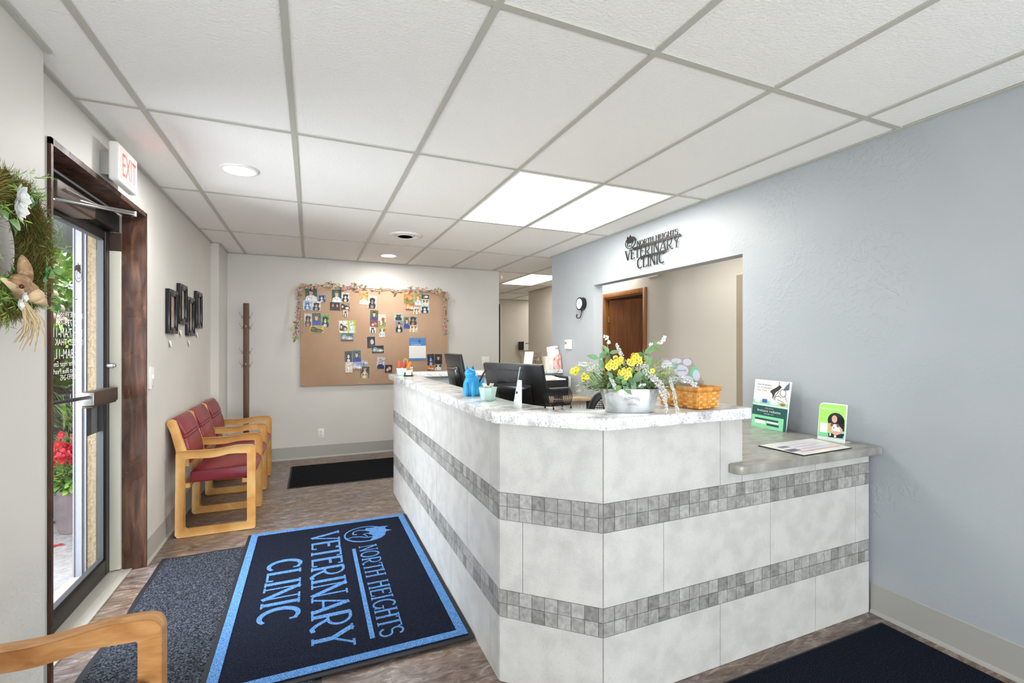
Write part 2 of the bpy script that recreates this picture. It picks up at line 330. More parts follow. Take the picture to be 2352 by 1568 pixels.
# art-nouveau stroke capitals
def arcp(cx, cy, rx, ry, a0, a1, n=14): return [(cx+rx*cos(radians(a0+(a1-a0)*i/n)), cy+ry*sin(radians(a0+(a1-a0)*i/n))) for i in range(n+1)]
TK, TN = .105, .045
GL = {
 'N': (.60, [([(.1, 0), (.1, 1)], TN), ([(.1, 1), (.5, 0)], TK), ([(.5, 0), (.5, 1)], TN)], [(.1, 0), (.1, 1), (.5, 1)]),
 'O': (.66, [(arcp(.33, .5, .25, .5, 0, 360, 26), .075)], []),
 'R': (.62, [([(.12, 0), (.12, 1)], TK), ([(.12, 1)]+arcp(.26, .7, .22, .3, 90, -90)+[(.12, .4)], .055), ([(.26, .4), (.4, .1), (.5, -.02), (.6, .02)], .075)], [(.12, 0)]),
 'T': (.52, [([(.26, 0), (.26, 1)], TK), ([(.0, .98), (.52, .98)], TN), ([(.02, .99), (.0, .84)], TN), ([(.5, .99), (.52, .84)], TN)], [(.26, 0)]),
 'H': (.60, [([(.12, 0), (.12, 1)], TK), ([(.48, 0), (.48, 1)], TK), ([(.12, .62), (.48, .62)], .07)], [(.12, 0), (.12, 1), (.48, 0), (.48, 1)]),
 'E': (.50, [([(.12, 0), (.12, 1)], TK), ([(.12, .98), (.44, .98), (.45, .86)], TN), ([(.12, .6), (.38, .6)], .06), ([(.12, .02), (.45, .02), (.47, .16)], TN)], []),
 'I': (.26, [([(.13, 0), (.13, 1)], TK)], [(.13, 0), (.13, 1)]),
 'G': (.62, [(arcp(.34, .5, .25, .5, 48, 330, 22), .075), ([(.56, .02), (.56, .42)], TN), ([(.42, .42), (.62, .42)], TN)], []),
 'S': (.46, [(arcp(.23, .74, .17, .24, 20, 250, 14)+arcp(.23, .26, .19, .26, 70, -160, 14), .07)], []),
 'V': (.58, [([(.04, 1), (.29, 0)], TK), ([(.29, 0), (.54, 1)], TN)], [(.05, 1), (.53, 1)]),
 'A': (.62, [([(.06, 0), (.34, 1)], TN), ([(.34, 1), (.56, 0)], TK), ([(.14, .3), (.5, .3)], TN)], [(.06, 0), (.56, 0)]),
 'Y': (.58, [([(.04, 1), (.29, .48), (.29, 0)], TK), ([(.29, .48), (.55, 1)], TN)], [(.29, 0), (.05, 1), (.54, 1)]),
 'C': (.58, [(arcp(.34, .5, .26, .5, 55, 310, 22), lambda t: .06+.05*sin(pi*t)), ([(.5, .98), (.5, .78)], TN)], []),
 'L': (.48, [([(.12, 0), (.12, 1)], TK), ([(.12, .02), (.45, .02), (.47, .2)], TN)], [(.12, 1)]),
 ' ': (.32, [], [])}
def nouveau(mb, body, F, x0, y0, w, h, d0, d1, m=0, bold=1.0):
    tot = sum(GL[c][0] for c in body); k = w/tot; x = x0
    for c in body:
        ww, st, sf = GL[c]
        S = lambda p: (x+p[0]*k, y0+p[1]*h)
        sc = (k+h)/2*bold
        for pts, wd in st:
            mb.ribbon([S(p) for p in pts], (lambda t, wd=wd: wd(t)*sc) if callable(wd) else wd*sc, F, d0, d1, m)
        for px, py in sf: mb.ribbon([(x+(px-.09)*k, y0+py*h), (x+(px+.09)*k, y0+py*h)], .04*sc, F, d0, d1, m)
        x += ww*k
def catlogo(mb, F, cx, cy, rx, ry, d0, d1, m=0, bold=1.0):
    w = .075*(rx+ry)/2*bold; S = lambda p: (cx+p[0]*rx, cy+p[1]*ry)
    mb.ribbon([S(p) for p in arcp(0, 0, 1, 1, 115, 415, 30)], lambda t: w*(.8+.6*t), F, d0, d1, m)
    cat = [(-.72, .62), (-.66, 1.22), (-.45, 1.02), (-.2, 1.05), (.02, 1.3), (.08, 1.0), (.5, .92), (.86, .6), (1.0, .12), (.8, .2), (.6, .3), (.3, .32), (.05, .12), (-.2, .26), (-.45, .02), (-.78, .1), (-.7, .35)]
    mb.prism([S(p) for p in cat], F, d0, d1, m)
    mb.ribbon([S(p) for p in [(-.5, .05), (-.62, -.3), (-.45, -.55), (-.15, -.6), (-.05, -.42)]], w*.9, F, d0, d1, m)
    mb.ribbon([S(p) for p in [(.55, .3), (.52, .0), (.3, -.3), (.22, -.6), (.32, -.92)]], w*.8, F, d0, d1, m)
    mb.ribbon([S(p) for p in [(-.05, .14), (.05, -.1), (.22, .0), (.4, .05)]], w*.6, F, d0, d1, m)
rnd = random.Random(7)
# ================================================================== SETTING
CZ = 2.418; LX, NX, RX = -.942, -.877, 2.645; BY = 6.185
F = MB(); F.box((-1.13, -3.2, -.06), (8, 11, 0)); struct('floor', F, P_FLOOR)
b = MB(); b.box((-1.3, -3.3, CZ+.004), (8, 11, CZ+.12)); struct('ceiling', b, P_TILE)
b = MB()   # suspended grid
for i in range(-1, 14):
    x = -.6867+.6096*i
    if NX < x < 7.8: b.box((x-.012, -3.1, CZ-.002), (x+.012, 10.2, CZ+.003))
for j in range(-4, 8):
    y = 1.3474+1.2192*j
    if -3.1 < y < 10.2: b.box((-.94, y-.012, CZ-.0015), (7.8, y+.012, CZ+.0035))
struct('trim_1', b, P_TBAR)
b = MB()   # wall angle round the edges
b.box((LX, 2.2, CZ-.003), (LX+.022, 5.64, CZ+.001)); b.box((NX, -3, CZ-.006), (NX+.024, 2.2, CZ+.001)); b.box((-.87, 5.62, CZ-.003), (-.85, BY, CZ+.001)); b.box((-.94, 5.618, CZ-.003), (-.87, 5.64, CZ+.001))
b.box((RX-.022, -3, CZ-.003), (RX, 4.95, CZ+.001)); b.box((-.87, BY-.02, CZ-.003), (2.45, BY, CZ+.001)); b.box((3.936, 4.9, CZ-.003), (3.958, 8.4, CZ+.001)); b.box((2.5, 9.98, CZ-.003), (7.5, 10, CZ+.001))
struct('trim_2', b, P_TBAR)
DY0, DY1, DZ, EX = 2.396, 3.555, 2.165, -1.32   # entrance opening
b = MB()
b.box((EX, -3.2, 0), (NX, -.35, CZ)); b.box((EX, 1.25, 0), (NX, 2.2, CZ)); b.box((EX, -.35, 0), (NX, 1.25, .5)); b.box((EX, -.35, 2.15), (NX, 1.25, CZ)); b.box((EX, 2.2, 0), (LX, DY0, CZ)); b.box((EX, DY0, DZ), (LX, DY1, CZ))  # includes the opening for the made-up side window
b.box((-1.152, DY1, 0), (LX, 5.64, CZ)); b.box((EX+.02, 3.701, 0), (-1.152, 5.64, CZ)); b.box((EX+.02, 5.64, 0), (-.87, BY, CZ))
struct('wall_left', b, P_WALL)
b = MB(); b.box((EX+.02, BY, 0), (2.455, BY+.12, CZ)); struct('wall_back', b, P_WALL)
b = MB(); b.box((2.456, BY-.004, 0), (2.474, BY+.13, 1.95), 1); b.box((2.474, BY, 0), (2.482, BY+.125, 1.95), 0); struct('trim_3', b, [P_CREAM, P_BRONZE])
OY0, OY1, OZ = 2.264, 4.05, 1.976
b = MB(); T2 = RX+.105
b.box((RX, -3.2, 0), (T2, OY0, CZ)); b.box((RX, OY0, OZ), (T2, OY1, CZ)); b.box((RX, OY1, 0), (T2, 4.95, CZ))
struct('wall_right', b, P_BLUE)
DX = 3.958
b = MB()   # wall of the hallway behind: opening for the oak door y 4.92..5.73
b.box((DX, -3.2, 0), (DX+.1, 4.90, CZ)); b.box((DX, 4.90, 2.05), (DX+.1, 5.78, CZ)); b.box((DX, 5.78, 0), (DX+.1, 8.39, CZ))
b.box((DX+.1, 8.29, 0), (7.5, 8.39, CZ))
struct('wall_hall', b, P_HALL)
b = MB(); b.box((2.4, 10, 0), (7.6, 10.1, CZ)); b.box((2.33, BY+.13, 0), (2.45, 10, CZ)); struct('wall_far', b, P_HALL)
b = MB(); b.box((5.6, -3, 0), (5.7, 8.3, CZ)); struct('wall_exam_room', b, P_HALL)
# wall behind the camera, with an opening for the made-up window
b = MB(); y0, y1 = -3.15, -3.02
b.box((-1.3, y0, 0), (-.75, y1, CZ)); b.box((2.55, y0, 0), (5.6, y1, CZ)); b.box((-.75, y0, 0), (2.55, y1, .12)); b.box((-.75, y0, 2.28), (2.55, y1, CZ)); struct('wall_front', b, P_WALL)
b = MB()
for x in (-.75, .88, 2.5): b.box((x, y0, .12), (x+.05, y1, 2.28))
b.box((-.7, y0, .12), (.88, y1, .17)); b.box((.93, y0, .12), (2.5, y1, .17)); b.box((-.7, y0, 2.23), (.88, y1, 2.28)); b.box((.93, y0, 2.23), (2.5, y1, 2.28)); struct('added_front_window', b, P_WHITE)  # made-up window frame out of view, added for light from behind the camera
b = MB()
for y in (-.35, 1.21): b.box((-.96, y, .5), (-.89, y+.04, 2.15))
b.box((-.96, -.31, .5), (-.89, 1.21, .54)); b.box((-.96, -.31, 2.11), (-.89, 1.21, 2.15))
struct('added_side_window', b, P_WHITE)  # made-up side window, put in to bring extra light to the desk
# cove bases
def cove(mb, pts):      # pts: polyline on floor, room on the left-hand side
    for (a, c) in zip(pts[:-1], pts[1:]):
        a = Vector(a+(0,)); c = Vector(c+(0,)); t = (c-a).normalized(); n = Vector((-t.y, t.x, 0))
        prof = [(0, 0), (.016, 0), (.014, .006), (.006, .018), (.004, .146), (0, .15)]
        mb.hexa([a+n*p[0]+Vector((0, 0, p[1])) for p in prof][::-1], [c+n*p[0]+Vector((0, 0, p[1])) for p in prof][::-1])
b = MB(); cove(b, [(-.87, BY), (-.87, 5.64), (LX, 5.64), (LX, DY1+.004)][::1]); cove(b, [(LX, DY0-.02), (LX, 2.2), (NX, 2.2), (NX, -3)]); struct('baseboard_left', b, P_BASE)
b = MB(); cove(b, [(2.455, BY), (-.87, BY)]); struct('baseboard_back', b, P_BASE)
b = MB(); cove(b, [(RX, -3), (RX, 1.484)]); struct('baseboard_right', b, P_BASE)
# stained wood lining of the entrance opening
b = MB(); e = .012
b.box((-1.05, DY1-.012, 0), (LX+e, DY1+.006, DZ+.014)); b.box((-1.05, DY0-.006, 0), (LX+e, DY0+.012, DZ+.014)); b.box((-1.05, DY0-.006, DZ-.012), (LX+e, DY1+.006, DZ+.014))
struct('trim_4', b, P_DWOOD)
b = MB(); b.box((-1.30, DY0-.3, -.055), (-.985, DY1, -.001)); b.box((-1.13, DY0, 0), (-1.0, DY1-.014, .008)); b.box((-1.085, DY0, .008), (-1.045, DY1-.014, .013)); struct('trim_5', b, [M('threshold_aluminium', '#cfcabf', rough=.35, metal=.4)])
# ================================================================== ENTRANCE DOOR
d = thing('door_1', None, None, (-1.11, 2.95, 0)); d['kind'] = 'structure'
b = MB(); b.box((-1.15, DY1-.055, .014), (-1.105, DY1-.016, 2.06)); b.box((-1.15, DY0+.015, .014), (-1.105, DY0+.055, 2.06)); b.box((-1.15, DY0+.015, 2.045), (-1.06, DY1-.016, 2.15)); b.build('door_frame', P_BRONZE, d, bevel=(.003, 2))
b = MB(); b.box((-1.104, DY1-.034, .02), (-1.052, DY1-.014, 1.93)); b.box((-1.104, DY1-.034, 1.932), (-1.052, DY1-.014, 2.04), 1); b.build('jamb_facing', [P_CREAM, P_BRONZE2], d)  # cream colour paints in the light reflected by the bronze jamb
leaf0, leaf1 = DY0+.058, DY1-.058
b = MB(); xa, xb = -1.145, -1.1
b.box((xa, leaf0, .02), (xb, leaf0+.05, 2.04)); b.box((xa, leaf1-.045, .02), (xb, leaf1, 2.04)); b.box((xa, leaf0+.05, .02), (xb, leaf1-.045, .115)); b.box((xa, leaf0+.05, 1.985), (xb, leaf1-.045, 2.04)); b.build('door_leaf_frame', P_BRONZE, d, bevel=(.004, 2))
b = MB(); g = .006
for q in ((leaf0+.05, .115, leaf0+.058, 1.985), (leaf1-.053, .115, leaf1-.045, 1.985), (leaf0+.05, .115, leaf1-.045, .124), (leaf0+.05, 1.976, leaf1-.045, 1.985)): b.box((xa+.008, q[0], q[1]), (xb-.008, q[2], q[3]))
b.build('glazing_bead', M('dull_aluminium', '#4f5052', rough=.45, metal=.5), d)
b = MB(); b.box((-1.126, leaf0+.052, .118), (-1.120, leaf1-.047, 1.982)); b.build('glass_pane', glassmat('door_glass'), d)
b = MB()   # panic bar with bracket box
b.tube([U(120, 918, X=-1.07)+Vector((0, -.5, 0)), Vector((-1.07, 3.20, 1.09))], .009, 10)
pb = b.build('panic_bar', P_BRONZE, d)
b = MB(); b.box((-1.1, 3.14, 1.045), (-1.045, 3.46, 1.12)); b.box((-1.1, 3.14, 1.035), (-1.052, 3.46, 1.044)); b.box((-1.098, 3.135, 1.05), (-1.048, 3.139, 1.115), 1); b.build('bar_bracket', [P_BRONZE2, P_ALU], d, bevel=(.003, 2))
b = MB(); b.cyl((-1.1, 3.475, 1.245), (-1.07, 3.475, 1.245), .014, m=0); b.cyl((-1.07, 3.475, 1.245), (-1.06, 3.475, 1.245), .009); b.build('lock_cylinder', P_ALU, d)
b = MB(); b.box((-1.1, 2.62, 2.0), (-1.0, 3.02, 2.09)); cl = b.build('door_closer', P_BRONZE2, d, bevel=(.012, 3))
b = MB(); b.hexa([Vector(p) for p in ((-1.06, 2.66, 2.02), (-.985, 2.66, 2.05), (-.985, 3.03, 2.075), (-1.05, 2.95, 2.03))], [Vector(p) for p in ((-1.06, 2.66, 2.024), (-.985, 2.66, 2.054), (-.985, 3.03, 2.079), (-1.05, 2.95, 2.034))])
b.build('closer_cover_plate', P_ALU, d)
b = MB(); b.tube([(-1.03, 2.62, 2.02), (-.99, 3.0, 2.07), (-.95, 3.40, 2.145)], .007, 8); b.tube([(-1.0, 2.60, 1.99), (-.95, 3.40, 2.13)], .006, 8); b.cyl((-.95, 3.40, 2.12), (-.95, 3.40, 2.15), .013); b.build('closer_arm', P_ALU, d)
GF = (Vector((-1.128, 3.24, 0)), Vector((0, -1, 0)), Vector((0, 0, 1)))
b = MB(); wx = 0
for body, z, h, w, x in (('3007 NE Woodman', 1.510, .026, .34, .0), ('920-739-781', 1.463, .034, .26, .03), ('Mon 7:AM-11AM-', 1.405, .048, .42, .01), ('CLOSED THAK Y 12', 1.366, .032, .40, .0), ('Sat 8AM-11', 1.300, .048, .26, .03), ('For After Hour Emergency', 1.262, .026, .40, .03), ('Contact Blue Pearl Vet', 1.226, .026, .36, .025), ('920-993-245', 1.192, .028, .20, .05)):
    text(b, body, GF, x, z, h, w)
b.build('hours_lettering', M('white_vinyl_letters', '#f4f4f2', rough=.6), d)
b = MB(); b.prism([(.0+.03*cos(a)*1-.0, .03*sin(a)+0) for a in [2*pi*k/20 for k in range(20)]], (Vector((-1.127, 3.19, 1.735)), Vector((0, -1, 0)), Vector((0, 0, 1.35))), 0, .0003, 1)
b = MB(); catlogo(b, (Vector((-1.128, 3.18, 1.745)), Vector((0, -1, 0)), Vector((0, 0, 1))), 0, 0, .042, .045, 0, .0006); b.build('cat_decal', M('dark_vinyl', '#3a3531', rough=.6), d)
b = MB(); b.box((-1.1285, 3.28, .865), (-1.1275, 3.482, 1.075)); b.build('posted_notice', M('dark_card', '#30343c', rough=.6), d)
# ================================================================== OAK DOOR IN THE BACK HALL
d = thing('door_2', None, None, (DX, 5.35, 0)); d['kind'] = 'structure'
b = MB(); q = .065
b.box((DX-.018, 4.90-q, 0), (DX, 4.90, 2.05+q)); b.box((DX-.018, 5.78, 0), (DX, 5.78+q, 2.05+q)); b.box((DX-.018, 4.90, 2.05), (DX, 5.78, 2.05+q))
b.box((DX, 4.90, 0), (DX+.1, 4.918, 2.05)); b.box((DX, 5.762, 0), (DX+.1, 5.78, 2.05)); b.box((DX, 4.918, 2.032), (DX+.1, 5.762, 2.05)); b.build('door_casing', P_TRIMW, d, bevel=(.004, 2))
hg = Vector((DX+.085, 5.755, 0)); an = radians(26)   # leaf swung into the room beyond
T = Matrix.Translation(hg) @ Matrix.Rotation(an, 4, 'Z')
b = MB(T); b.box((-.035, -.82, .012), (0, -.004, 2.02)); lf = b.build('door_slab', P_DOORW, d)
b = MB(T); b.box((-.046, -.012, 1.70), (-.036, .008, 1.79)); b.box((-.046, -.012, .25), (-.036, .008, .34)); b.build('hinge', M('brass', '#b08a45', rough=.35, metal=.9), d)
b = MB(); b.box((DX-.02, 3.30, 0), (DX, 3.445, 2.07)); struct('trim_6', b, M('tan_painted_trim', '#a3957e', rough=.5))
# ================================================================== RECEPTION DESK
desk = thing('reception_desk', 'L-shaped reception desk clad in pale stone tiles with two grey mosaic bands', 'desk', (1.6, 2.6, 0))
A_, B_, C_ = (.709, 4.42), (.709, 1.777), (1.013, 1.489)
b = MB(); zt = 1.05
ft = [(.709, 4.42), (.709, 1.777), (1.013, 1.489), (1.731, 1.489), (1.731, 1.60), (1.06, 1.60), (.82, 1.83), (.82, 4.42)]
b.hexa([Vector((x, y, 0)) for x, y in ft], [Vector((x, y, zt)) for x, y in ft])
b.box((1.732, 1.489, 0), (2.627, 1.60, .817)); b.box((1.70, 1.60, .0), (1.731, 1.94, 1.05)); b.box((1.732, 2.18, 0), (2.627, 2.24, .817))
b.build('body', P_GROUT, desk)
b = MB(); mss = [MB(), MB()]; gap = .0022
def face(p0, p1, segs, top, rows, off):
    """tiled face from p0 to p1 (outside on the right-hand side)"""
    p0 = Vector(p0+(0,)); p1 = Vector(p1+(0,)); t = (p1-p0); Lf = t.length; t.normalize(); n = Vector((t.y, -t.x, 0))
    def tile(mb, s0, s1, z0, z1, m):
        s0 = max(s0, 0); s1 = min(s1, Lf)
        if s1-s0 < .004 or z1-z0 < .004: return
        a = p0+t*(s0+gap/2); c = p0+t*(s1-gap/2); up = Vector((0, 0, 1)); e = n*.004
        mb.hexa([a+up*(z0+gap/2), c+up*(z0+gap/2), c+up*(z1-gap/2), a+up*(z1-gap/2)], [a+e+up*(z0+gap/2), c+e+up*(z0+gap/2), c+e+up*(z1-gap/2), a+e+up*(z1-gap/2)], m)
    for (z0, z1, seams) in rows:
        ss = [0]+[q for q in seams if 0 < q < Lf]+[Lf]
        for s0, s1 in zip(ss[:-1], ss[1:]): tile(b, s0, s1, z0, min(z1, top), 0)
    for ms, zb in zip(mss, (.264, .658)):
        for r in range(2):
            s = off
            while s < Lf:
                tile(ms, s, s+.0508+.002, zb+r*.055, zb+(r+1)*.055, rnd.choice((0, 0, 1, 2)))
                s += .0528
RW = lambda s1, s2: [(0, .264, s1), (.374, .658, s2), (.768, 1.05, s1)]
Lc = (Vector(C_)-Vector(B_)).length
face(A_, B_, None, 1.05, [(0, .264, [2.643-.1-.61*k for k in range(4, -1, -1)]), (.374, .658, [2.643-.42-.61*k for k in range(4, -1, -1)]), (.768, 1.05, [2.643-.1-.61*k for k in range(4, -1, -1)])], -.01)
face(B_, C_, None, 1.05, [(0, .264, []), (.374, .658, [.10]), (.768, 1.05, [])], -.02)
face(C_, (1.731, 1.489), None, 1.05, [(.768, 1.05, [.59])], 9)
face(C_, (2.627, 1.489), None, .817, [(0, .264, [.59, 1.2]), (.374, .658, [.285, .895, 1.505])], -.003)
face((1.731, 1.489), (2.627, 1.489), None, .817, [(.768, .817, [.483])], 9)
b.box((1.7315, 1.487, .86), (1.735, 1.94, 1.05))
b.build('stone_tile_cladding', P_STONE, desk); [q.build('mosaic_band', P_MOS, desk) for q in mss]
def rounded(pts, rad):   # round selected corners of a polygon: rad list
    out = []; N = len(pts)
    for i, p in enumerate(pts):
        r = rad[i]; p = Vector(p)
        if r <= 0: out.append(tuple(p)); continue
        a = (Vector(pts[i-1])-p).normalized(); c = (Vector(pts[(i+1) % N])-p).normalized(); A = p+a*r; Cc = p+c*r
        for k in range(7):
            t = k/6; out.append(tuple(A*(1-t)**2+p*2*t*(1-t)+Cc*t*t))
    return out
ct = [(.665, 4.46), (.665, 1.76), (.985, 1.437), (1.742, 1.437), (1.742, 1.96), (1.42, 1.96), (1.40, 1.72), (1.30, 1.64), (1.12, 1.64), (.93, 1.83), (.885, 2.05), (.885, 4.46)]
ct = rounded(ct, [0, .05, .05, .02, 0, .02, .05, .05, .08, .1, .1, 0])
b = MB(); b.hexa([Vector((x, y, 1.0515)) for x, y in ct], [Vector((x, y, 1.098)) for x, y in ct])
tag(b.build('countertop', P_MARB, None, loc=(1.2, 2.6, 1.0515), bevel=(.004, 2)), 'white marble-look countertop along the upper edge of the tiled reception desk', 'countertop')
lt = rounded([(1.65, 1.428), (2.64, 1.428), (2.64, 2.25), (1.744, 2.25), (1.744, 1.4855), (1.65, 1.4835)], [.04, 0, 0, 0, 0, 0])
b = MB(); b.hexa([Vector((x, y, .8185)) for x, y in lt], [Vector((x, y, .857)) for x, y in lt])
tag(b.build('side_shelf', P_SLATE, None, loc=(2.2, 1.85, .8185), bevel=(.004, 2)), 'lower grey slate-look shelf between the tiled desk and the blue wall', 'shelf')
# staff side: back ledge, worktop
sl = thing('back_ledge', 'half-height divider with a marble-look ledge behind the monitors', 'divider', (1.8, 4.75, 0))
b = MB(); b.box((.83, 4.72, 0), (2.64, 4.84, 1.047)); b.build('half_wall', P_BLUE, sl)
b = MB(); b.box((.80, 4.675, 1.048), (2.64, 4.90, 1.094)); b.build('ledge_top', P_MARB, sl, bevel=(.004, 2))
wt = thing('staff_worktop', 'tan wood-look worktop on a pale cabinet below the marble ledge', 'worktop', (2.0, 4.4, 0))
b = MB(); b.box((1.5, 4.08, .80), (2.64, 4.715, .836)); b.build('worktop', P_TANLAM, wt, bevel=(.003, 2))
b = MB(); b.box((1.52, 4.12, 0), (2.60, 4.71, .799))
for k in range(26): b.box((1.54+k*.041, 4.114, .05), (1.57+k*.041, 4.12, .78))
b.build('cabinet', M('white_beadboard', '#d6d3cd', rough=.5), wt)
iw = thing('staff_desk', 'low grey staff desk surface behind the marble countertop', 'desk', (1.1, 3.0, 0))
b = MB(); b.box((.83, 1.98, .70), (1.38, 4.05, .735)); b.build('desktop', P_TANLAM, iw)
b = MB(); b.box((.84, 2.0, 0), (1.3, 2.04, .699)); b.build('leg_panel', P_WHITE, iw); b = MB(); b.box((.84, 4.0, 0), (1.3, 4.04, .699)); b.build('leg_panel', P_WHITE, iw)
# ================================================================== CEILING FIXTURES
def emat(name, col, s):
    if name in _m: return _m[name]
    m = bpy.data.materials.new(name); m.use_nodes = True; n = m.node_tree.nodes; n.clear(); e = n.new('ShaderNodeEmission'); o = n.new('ShaderNodeOutputMaterial')
    e.inputs[0].default_value = col+(1,); e.inputs[1].default_value = s; m.node_tree.links.new(e.outputs[0], o.inputs[0]); _m[name] = m; return m
def diffmat(name, col, lo, hi):
    m = emat(name, col, 1); n = m.node_tree.nodes; L = m.node_tree.links; e = [q for q in n if q.type == 'EMISSION'][0]
    tc = n.new('ShaderNodeTexCoord'); sp = n.new('ShaderNodeSeparateXYZ'); L.new(tc.outputs['Object'], sp.inputs[0])
    mm = n.new('ShaderNodeMath'); mm.operation = 'MULTIPLY'; mm.inputs[1].default_value = 2*pi/.30; L.new(sp.outputs['X'], mm.inputs[0])
    c = n.new('ShaderNodeMath'); c.operation = 'COSINE'; L.new(mm.outputs[0], c.inputs[0])
    r = n.new('ShaderNodeMapRange'); r.inputs[1].default_value = -1; r.inputs[2].default_value = 1; r.inputs[3].default_value = hi; r.inputs[4].default_value = lo; L.new(c.outputs[0], r.inputs[0]); L.new(r.outputs[0], e.inputs[1])
    return m
LW = diffmat('warm_diffuser', (1, .98, .90), 3.4, 4.9); LB = diffmat('soft_diffuser', (.97, .98, 1), .5, .7); LC = diffmat('neutral_diffuser', (1, .98, .94), 2.2, 2.9)
def troffer(i, j, label, mat):
    x0 = -.6867+.6096*i; y0 = 1.3474+1.2192*j; t = thing('troffer_light', label, 'ceiling light', (x0+.3048, y0+.6096, CZ), 0, 'troffers set in the ceiling grid')
    a = (x0+.0135, y0+.0135); c = (x0+.596, y0+1.2055)
    b = MB(); w = .014; z0, z1 = CZ-.003, CZ+.002
    b.box((a[0], a[1], z0), (c[0], a[1]+w, z1)); b.box((a[0], c[1]-w, z0), (c[0], c[1], z1)); b.box((a[0], a[1]+w, z0), (a[0]+w, c[1]-w, z1)); b.box((c[0]-w, a[1]+w, z0), (c[0], c[1]-w, z1)); b.build('frame', P_WHITE, t)
    b = MB(); b.box((a[0]+w, a[1]+w, z0+.001), (c[0]-w, c[1]-w, z1)); b.build('diffuser', mat, t)
troffer(3, 1, 'cream glowing ceiling panel, the left of the two side by side', LW); troffer(4, 1, 'cream glowing ceiling panel, the right of the two near the blue wall', LW)
troffer(0, -2, 'added unseen ceiling panel behind the viewer, nearest the left wall', LB); troffer(2, -3, 'added unseen ceiling panel far behind the viewer', LB); troffer(6, 4, 'bright white ceiling panel in the back hallway beyond the reception', LC)  # panels behind the viewer are added to give the room more light
troffer(2, -2, 'added unseen ceiling panel behind the viewer, left of two', LB); troffer(3, -2, 'added unseen ceiling panel behind the viewer, right of two', LB); troffer(6, 1, 'added unseen ceiling panel in the room through the wall opening', LC)  # all three added out of view to light the room and the space behind
troffer(7, 3, 'added unseen ceiling panel in the exam room behind the oak door', LC); troffer(9, 6, 'added unseen ceiling panel at the far end of the back hallway', LC)  # both panels are added out of view; the hallway one brightens the far wall
def can(x, y, label):
    t = thing('recessed_light', label, 'ceiling light', (x, y, CZ), 0, 'round recessed lights')
    b = MB(); b.lathe([(.075, -.001), (.078, -.006), (.098, -.006), (.104, -.002), (.104, .003), (.075, .003)], (x, y, CZ), 40); b.build('trim_ring', P_WHITE, t)
    b = MB(); b.cyl((x, y, CZ-.004), (x, y, CZ+.002), .0745, n=40); b.build('lens', emat('can_lens', (1, .99, .98), 85), t)
can(-.393, 3.235, 'larger round recessed light near the exit sign'); can(.839, 5.62, 'round recessed light above the photo corkboard')
vn = thing('ceiling_vent', 'round white ceiling air vent with dark louvres', 'vent', (.835, 4.54, CZ))
b = MB(); b.lathe([(.10, -.002), (.105, -.010), (.135, -.012), (.155, -.003), (.155, .003), (.10, .003)], (.835, 4.54, CZ), 40); b.build('rim', P_WHITE, vn)
b = MB(); b.cyl((.835, 4.54, CZ-.001), (.835, 4.54, CZ+.003), .10, n=32); b.build('duct', P_BLACK, vn)
b = MB()
for r in (.085, .062, .04, .018): b.lathe([(r-.012, -.011), (r+.002, -.003), (r, -.003), (r-.014, -.011)], (.835, 4.54, CZ), 32)
b.build('louvre', P_WHITE, vn)
# exit sign
ex = thing('exit_sign', 'white exit sign with glowing red letters above the entrance door', 'sign', (-.94, 2.95, 2.27))
b = MB(); b.box((-.941, 2.885, 2.20), (-.903, 3.0, 2.31)); b.build('junction_box', P_ALU, ex)
b = MB(); b.box((-.902, 2.857, 2.172), (-.86, 3.135, 2.362)); b.build('housing', P_WHITE, ex, bevel=(.012, 3))
b = MB(); b.box((-.861, 2.885, 2.195), (-.8575, 3.11, 2.34)); b.build('face_plate', M('lit_pink_lens', '#f3d6cf', rough=.4, emit=('#ffb0a0', .08)), ex)
b = MB(); text(b, 'EXIT', (Vector((-.857, 2.90, 2.208)), Vector((0, 1, 0)), Vector((0, 0, 1))), 0, 0, .115, .19, d=.0006); b.build('lettering', M('red_glow', '#d84a3c', rough=.5, emit=('#ff3c28', .45)), ex)
# ================================================================== BENCH OF THREE SEATS AND NEAR ARMCHAIR
def side_frame(mb, y, th=.045, xr=-.875, xf=-.378, up=.86):
    # closed loop of flat oak in the XZ plane, rounded corners, gently arched arm
    Fm = (Vector((0, y+th/2, 0)), Vector((1, 0, 0)), Vector((0, 0, 1)))
    w = .056; out = []; inn = []
    def loop(o):
        x0, x1, z0 = xr+o, xf-o, .003+o
        zt0, zt1 = .615-o, .628-o
        pts = rounded([(x0, z0), (x1, z0), (x1, zt1-.005), (x1-.12, zt1), ((x0+x1)/2-.02, zt0-.008), (x0+.1, zt0-.004), (x0, zt0)], [.02, .02, .045 if o == 0 else .015, .02, .05, .02, .025])
        return pts
    A = loop(0); B = loop(w*.9); n = len(A)
    o, ex_, ey_ = Fm; nn = ex_.cross(ey_)
    P3 = lambda p, d: o+ex_*p[0]+ey_*p[1]+nn*d
    vs = [P3(p, 0) for p in A]+[P3(p, 0) for p in B]+[P3(p, th) for p in A]+[P3(p, th) for p in B]
    fs = []
    for i in range(n):
        j = (i+1) % n
        fs += [(i, n+i, n+j, j)[::-1], (2*n+i, 3*n+i, 3*n+j, 2*n+j)[::-1], (i, j, 2*n+j, 2*n+i)[::-1], (n+i, 3*n+i, 3*n+j, n+j)[::-1]]
    mb._a(vs, [tuple(reversed(f)) for f in fs])
def back_post(mb, y, th, lean=-.933):
    pts = [(-.80, .50), (-.815, .60), (-.85, .72), (lean+.052, .826), (lean+.03, .838), (lean+.008, .834), (lean, .81), (lean+.024, .74), (lean+.052, .62), (lean+.065, .50)]
    mb.prism(pts, (Vector((0, y+th/2, 0)), Vector((1, 0, 0)), Vector((0, 0, 1))), 0, th)
